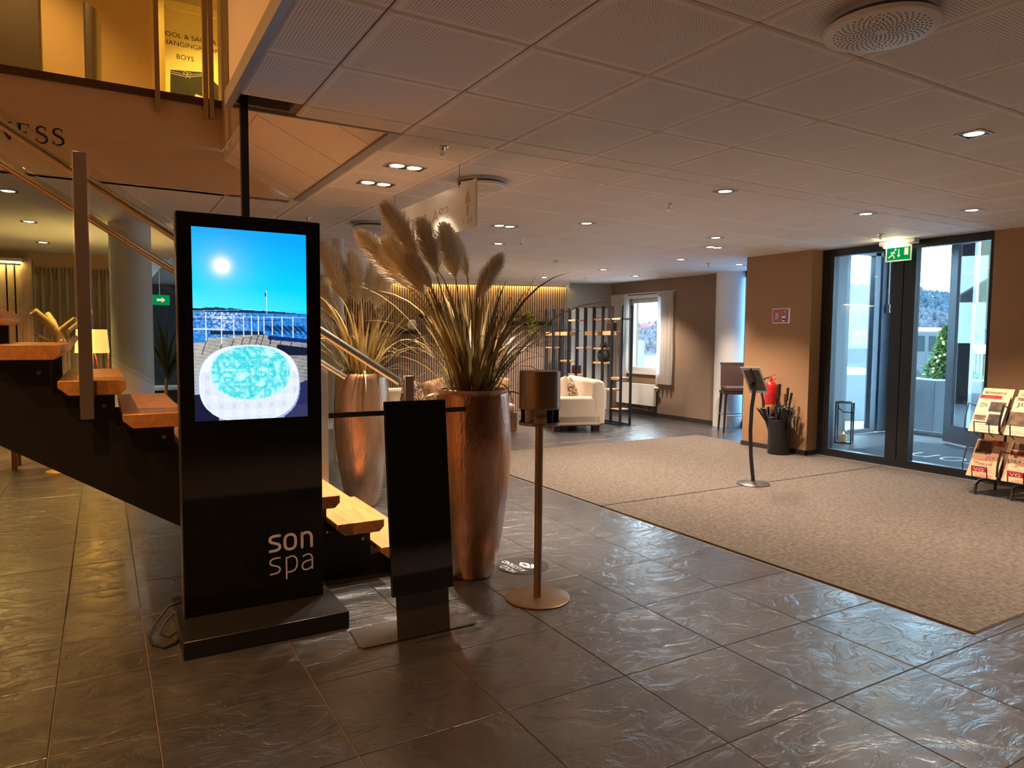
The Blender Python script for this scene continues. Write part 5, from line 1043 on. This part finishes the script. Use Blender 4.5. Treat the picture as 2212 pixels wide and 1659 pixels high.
m1=(A+B_)/2+nrm*(.016*sgn); m2=(C_+D_)/2+nrm*(.016*sgn); MB().bar(m1,m1.lerp(m2,.55),.022,.008,nrm).build('support_strap',M['black'],ms)
# ---------------------------------------------------------------- magazine rack and newspapers
mr=thing('magazine_rack','black wire magazine rack with two tiers on tube feet by the entrance wall','magazine rack',(7.42,3.36,0)); ORG=Vector((7.42,3.36,0))
b=MB()
for y in (3.52,3.20,2.88):
    b.tube([Vector(p)-ORG for p in ((7.28,y,.012),(7.30,y,.10),(7.36,y,.135),(7.62,y,.135),(7.66,y,.1),(7.67,y,.012))],.014,10)
b.tube([Vector((7.5,2.85,.135))-ORG,Vector((7.5,3.55,.135))-ORG],.012,10); b.build('feet',M['greys'],mr,True)
b=MB()
for y in (3.38,3.04): b.tube([Vector(p)-ORG for p in ((7.45,y,.135),(7.50,y,.5),(7.56,y,1.0))],.012,10)
b.build('uprights',M['black'],mr,True)
def tier(yc,z0,name):
    w=.30; xb=7.27; o=Vector((xb,yc,z0)); tl=Vector((.22,0,.36)); ln_=tl.length; tl.normalize()
    b=MB()
    for s_ in (-1,1):
        y=yc+s_*w*.5
        b.tube([Vector(p)-ORG for p in ((xb+.02,y,z0-.02),(xb-.04,y,z0+.02),(xb-.035,y,z0+.12),(xb+.02,y,z0+.26),(xb+.10,y,z0+.235),(xb+.22,y,z0+.22))],.005,6)
    for s_ in (-.22,.22): b.tube([Vector(p)-ORG for p in ((xb+.05,yc+s_*w,z0-.05),(xb-.03,yc+s_*w,z0-.01),(xb-.045,yc+s_*w,z0+.09))],.005,6)
    b.tube([Vector((xb-.045,yc-.22*w,z0+.09))-ORG,Vector((xb-.045,yc+.22*w,z0+.09))-ORG],.005,6)
    for q in (0,.3): b.tube([Vector((xb+.02+q*.2,yc-w*.5,z0-.02+q*.3))-ORG,Vector((xb+.02+q*.2,yc+w*.5,z0-.02+q*.3))-ORG],.005,6)
    b.build('wire_holder',M['black'],mr,True)
def newsimg(seed,h=64,w=46,hd=(200,60,50),bgc=(214,190,160),photo=((.06,.5,.3,.62),)):
    r=np.random.RandomState(seed); im=np.ones((h,w,3))*lin(*bgc); im*=(.94+.06*r.rand(h,w,1))
    for (x0,x1,y0,y1,c_) in photo:
        Y0,Y1,X0_,X1_=int(y0*h),int(y1*h),int(x0*w),int(x1*w); n_=snoise(h,w,5,seed+9)[Y0:Y1,X0_:X1_,None]; im[Y0:Y1,X0_:X1_]=lin(*c_)*(.25+1.1*n_)
    for y in range(int(h*.55),h-3,2):
        if r.rand()<.6: a=r.randint(2,w//2); e=min(w-2,a+r.randint(6,w//2)); im[y,a:e]*=.55
    return im
def paper(yc,z0,seed,label,txts,photo,back=0,bgc=(214,190,160),hgt=.40,wid=.27):
    xb=7.262+back*.018; tl=Vector((.50,0,.866)).normalized(); o=Vector((xb,yc+wid/2,z0+.004)); t=thing('newspaper',label,'newspaper',o,0,'newspapers in the magazine rack'); nf=Vector((-tl.z,0,tl.x))
    m=MB(); m.obox(tl*(hgt/2)-nf*.009+Vector((0,-wid/2,0)),(0,wid/2,0),tl*(hgt/2),nf*.0085); m.build('pages',M['cardbeige'],t,bevel=.003,seg=1)
    picture('front_page',newsimg(seed,photo=photo,bgc=bgc),nf*.0006,(0,-wid,0),tuple(tl*hgt),M['paper'],t)
    for body,x,y,w_,h_,mt_ in txts:
        k_=MB(); k_.flat(txtfit(body,x,y,w_,h_),nf*.0014,(0,-1,0),tl); k_.build('headline',mt_,t)
    return t,nf,tl
HR=M['redsign']; HK=M['ink']; HW=M['signw']
yA,yB=3.465,3.155
for yc in (yA,yB):
    tier(yc,.63,'u'); tier(yc,.20,'l')
paper(yA,.615,1,'folded newspaper with black DN masthead on the upper rack tier',(('DN',.035,.27,.06,.045,HK),),((.04,.75,.0,.10,(190,50,40)),(.45,.95,.18,.45,(90,70,55)),(.05,.45,.55,.7,(150,110,80)),(.5,.95,.5,.8,(80,60,50))))
paper(yB,.615,2,'newspaper with large JU headline on the upper rack tier',(('JU',.03,.29,.10,.05,HK),),((.0,.95,.4,.75,(120,90,60)),(.1,.8,.02,.1,(160,120,80))))
paper(yA,.18,3,'tabloid with red VG masthead on the lower rack tier',(('ZERT',.12,.19,.12,.035,HR),('Mona Lisa',.05,.13,.15,.03,HK)),((.05,.6,.05,.4,(120,70,45)),(.5,.95,.0,.16,(200,90,60))),bgc=(226,170,130))
paper(yB,.18,4,'tabloid with FRA 67 headline on the lower rack tier',(('FRA 67',.03,.19,.16,.035,HK),('57',.17,.15,.05,.03,HK)),((.02,.98,.22,.32,(205,60,45)),(.05,.9,.02,.18,(140,110,70))),bgc=(226,180,140))
paper(yA,.68,5,'plain printed newspaper back page standing behind the DN newspaper',(),((.1,.8,.1,.16,(170,140,110)),(.1,.6,.2,.24,(170,140,110))),back=4,bgc=(224,196,150))
paper(yB,.68,6,'plain printed newspaper back page standing behind the JU newspaper',(),((.1,.8,.1,.16,(170,140,110)),(.1,.6,.2,.24,(170,140,110))),back=4,bgc=(224,196,150))
for yc,lb in ((yA,'VG'),(yB,'VG')):
    m=MB().box(-.002,.002,-.066,.066,0,.042); o=m.build('masthead_card',M['red'],mr); o.location=Vector((7.218,yc,.243))-ORG; k_=MB(); k_.flat(txtfit(lb,-.045,.008,.09,.026),(-.003,0,0),(0,-1,0),(0,0,1)); k2=k_.build('card_lettering',HW,o)
# ---------------------------------------------------------------- lounge behind the stairs
W('trim_4',M['orange'],(-4.5,.62,11.90,12.0,2.40,ZT))
def floorcurt(x0,x1,fo,label): curtain(x0,x1,.03,2.42,11.86,fo,M['curt'],'long_curtain',label,.05,None,'x')
floorcurt(-.86,.60,15,'long pleated grey-beige curtain under the wooden pelmet behind the stairs')
ws=struct(MB().box(-2.2,-.92,11.72,12.0,0,2.44).build('wall_slat_left',M['felt'])); s0=None
for i in range(14):
    x=-.95-i*.092
    if s0 is None: s0=MB().box(-.036,.036,-.03,0,0,2.42).build('slat',M['slatw'],ws); s0.location=(x,11.72,0)
    else: inst(s0,'slat',ws,(x,11.72,0))
struct(MB().box(-.92,-.80,11.66,12.0,0,2.52).build('trim_5',M['slatw'])); W('trim_6',M['white'],(-2.2,-.9,11.5,11.72,2.46,2.50))
ls=MB().box(-2.15,-.92,11.60,11.66,2.445,2.455); tag(ls.build('led_strip',M['led']),'warm led strip above the slat panel behind the stairs','light')
tb=thing('console_table','wooden console table carrying the lamp behind the staircase','table',(-.15,9.45,0)); MB().box(-.75,.5,-.25,.25,.88,.92).build('top',M['driftw'],tb,bevel=.005)
for x in (-.7,.45):
    for y in (-.2,.2): MB().box(x-.025,x+.025,y-.025,y+.025,0,.88).build('leg',M['dwood'],tb)
lp=thing('table_lamp','table lamp with glowing yellow drum shade beside the white column','lamp',(-.095,9.45,.921)); MB().lathe([(.175,.355),(.155,.625)],36,cap=False).build('shade',M['shade'],lp,True); b=MB()
for a in (.5,2.6,4.7): b.tube([(.10*math.cos(a),.10*math.sin(a),0),(.02*math.cos(a),.02*math.sin(a),.38)],.007,6)
b.tube([(.16,0,.0),(.16,0,.36)],.005,6); b.build('stand',M['dwood'],lp,True); MB().lathe([(.12,0),(.12,.012),(.1,.015)],24).build('base',M['dwood'],lp,True)
l=bpy.data.lights.new('lamp_bulb','POINT'); l.energy=48; l.color=(1,.62,.2); l.shadow_soft_size=.06; lo=bpy.data.objects.new('lamp_bulb',l); COL.objects.link(lo); lo.parent=lp; lo.location=(0,0,.5)
rng=random.Random(8)
for i,x in enumerate((-.09,-.03,.04,.09)): o=MB().ball((0,0,0),.03,10,7,(1.1,1,.75)).build('pebble',M['white'],None,True); o.location=(x,9.28,.943); tag(o,'smooth white pebble lying on the console table by the lamp','pebble','white pebbles on the console')
# bamboo branch sculpture
bb=thing('branch_sculpture','large pale branching wooden sculpture with hollow ends behind the stairs','sculpture',(-.28,8.9,0)); 
def br(p,q,r0,r1):
    def w_(px,py,dy): v=Vector((0,0,ZC))+ray(px,py)*((8.9+dy)/ray(px,py).y); return v-Vector((-.28,8.9,0))
    a=w_(*p); b2=w_(*q); d=(b2-a); m=MB().tube([a,a+d*.5+Vector((.008,0,.008)),b2],[r0,(r0+r1)/2,r1],12).build('branch',M['driftw'],bb,True); dn=d.normalized(); MB().tube([b2-dn*.004,b2+dn*.002],r1*.62,12).build('hollow_end',M['stoolw'],m)
br((133,900,0),(131,785,0),.075,.06); br((131,790,0),(126,722,0),.055,.055); br((126,725,0),(72,672,-.1),.05,.042); br((122,715,0),(103,678,.15),.035,.028); br((130,715,0),(162,690,-.1),.032,.030); br((112,742,0),(80,725,-.1),.022,.016); br((131,775,0),(137,735,-.12),.028,.024); br((138,758,0),(165,728,.1),.035,.03); br((140,720,0),(197,672,.2),.03,.028)
fl0=MB().lathe([(.16,0),(.16,.02),(.08,.03)],24).build('foot',M['driftw'],bb,True); q=Vector((0,0,ZC))+ray(133,900)*((8.9)/ray(133,900).y)-Vector((-.28,8.9,0)); fl0.location=(q.x,q.y,0); MB().tube([(q.x,q.y,0.02),q],[.075,.075],12).build('branch',M['driftw'],bb,True)
# far lounge seen between column and screen
pl=thing('palm_plant','dark green palm in a pot in the far lounge beyond the white column','potted plant',(.66,9.6,0)); MB().lathe([(.13,0),(.16,.35),(.15,.36),(.13,.33)],24).build('pot',M['blackmatt'],pl,True); rng=random.Random(3); MB().tube([(0,0,.33),(.02,.0,1.0)],.02,8).build('trunk',M['stem'],pl)
for i in range(34):
    a=rng.random()*2*PI; o=mk('frond',(lambda b_:(lambda me:(me.from_pydata(b_.v,[],b_.f),me)[1])(bpy.data.meshes.new('frond')))(blade_mesh(.45+.5*rng.random(),.9+.6*rng.random(),.5+1.2*rng.random(),.035,rng.uniform(-1,1))),M['palm'],pl,True,180); o.location=(.02,0,.85+.25*rng.random()); o.rotation_euler=(0,0,a)
eg=thing('exit_sign','small green exit sign hanging in the far lounge','exit sign',tuple(at_depth(345,648,12.5))); MB().box(-.16,.16,-.02,.02,-.09,.09).build('body',M['exitgreen'],eg,bevel=.004); g=MB(); g.flat(([(-.05,-.02),(.03,-.02),(.03,-.05),(.09,0),(.03,.05),(.03,.02),(-.05,.02)],[(0,1,5,6),(1,2,3),(1,3,5),(3,4,5)]),(0,-.022,0),(1,0,0),(0,0,1)); g.build('arrow',M['exitwhite'],eg); z_=at_depth(345,648,12.5).z; MB().tube([(0,0,.09),(0,0,ZT-z_)],.006,6).build('hanger',M['white'],eg)
lt_=thing('low_sideboard','low pale sideboard in the far lounge beyond the white column','sideboard',(1.05,13.6,0)); MB().box(-.9,.9,-.3,.3,.55,.60).build('top',M['white'],lt_,bevel=.005); MB().box(-.85,.85,-.25,.28,.05,.55).build('body',M['blackmatt'],lt_); MB().box(-.8,.8,-.26,-.25,.28,.32).build('handle_rail',M['alu'],lt_)
wn=MB().box(.55,.95,17.76,17.8,.9,1.75); w5=struct(wn.build('window_5',M['white'])); MB().box(.58,.92,17.75,17.762,.93,1.72).build('glass_pane',em('far_daylight',(.45,.7,.85),.9),w5)
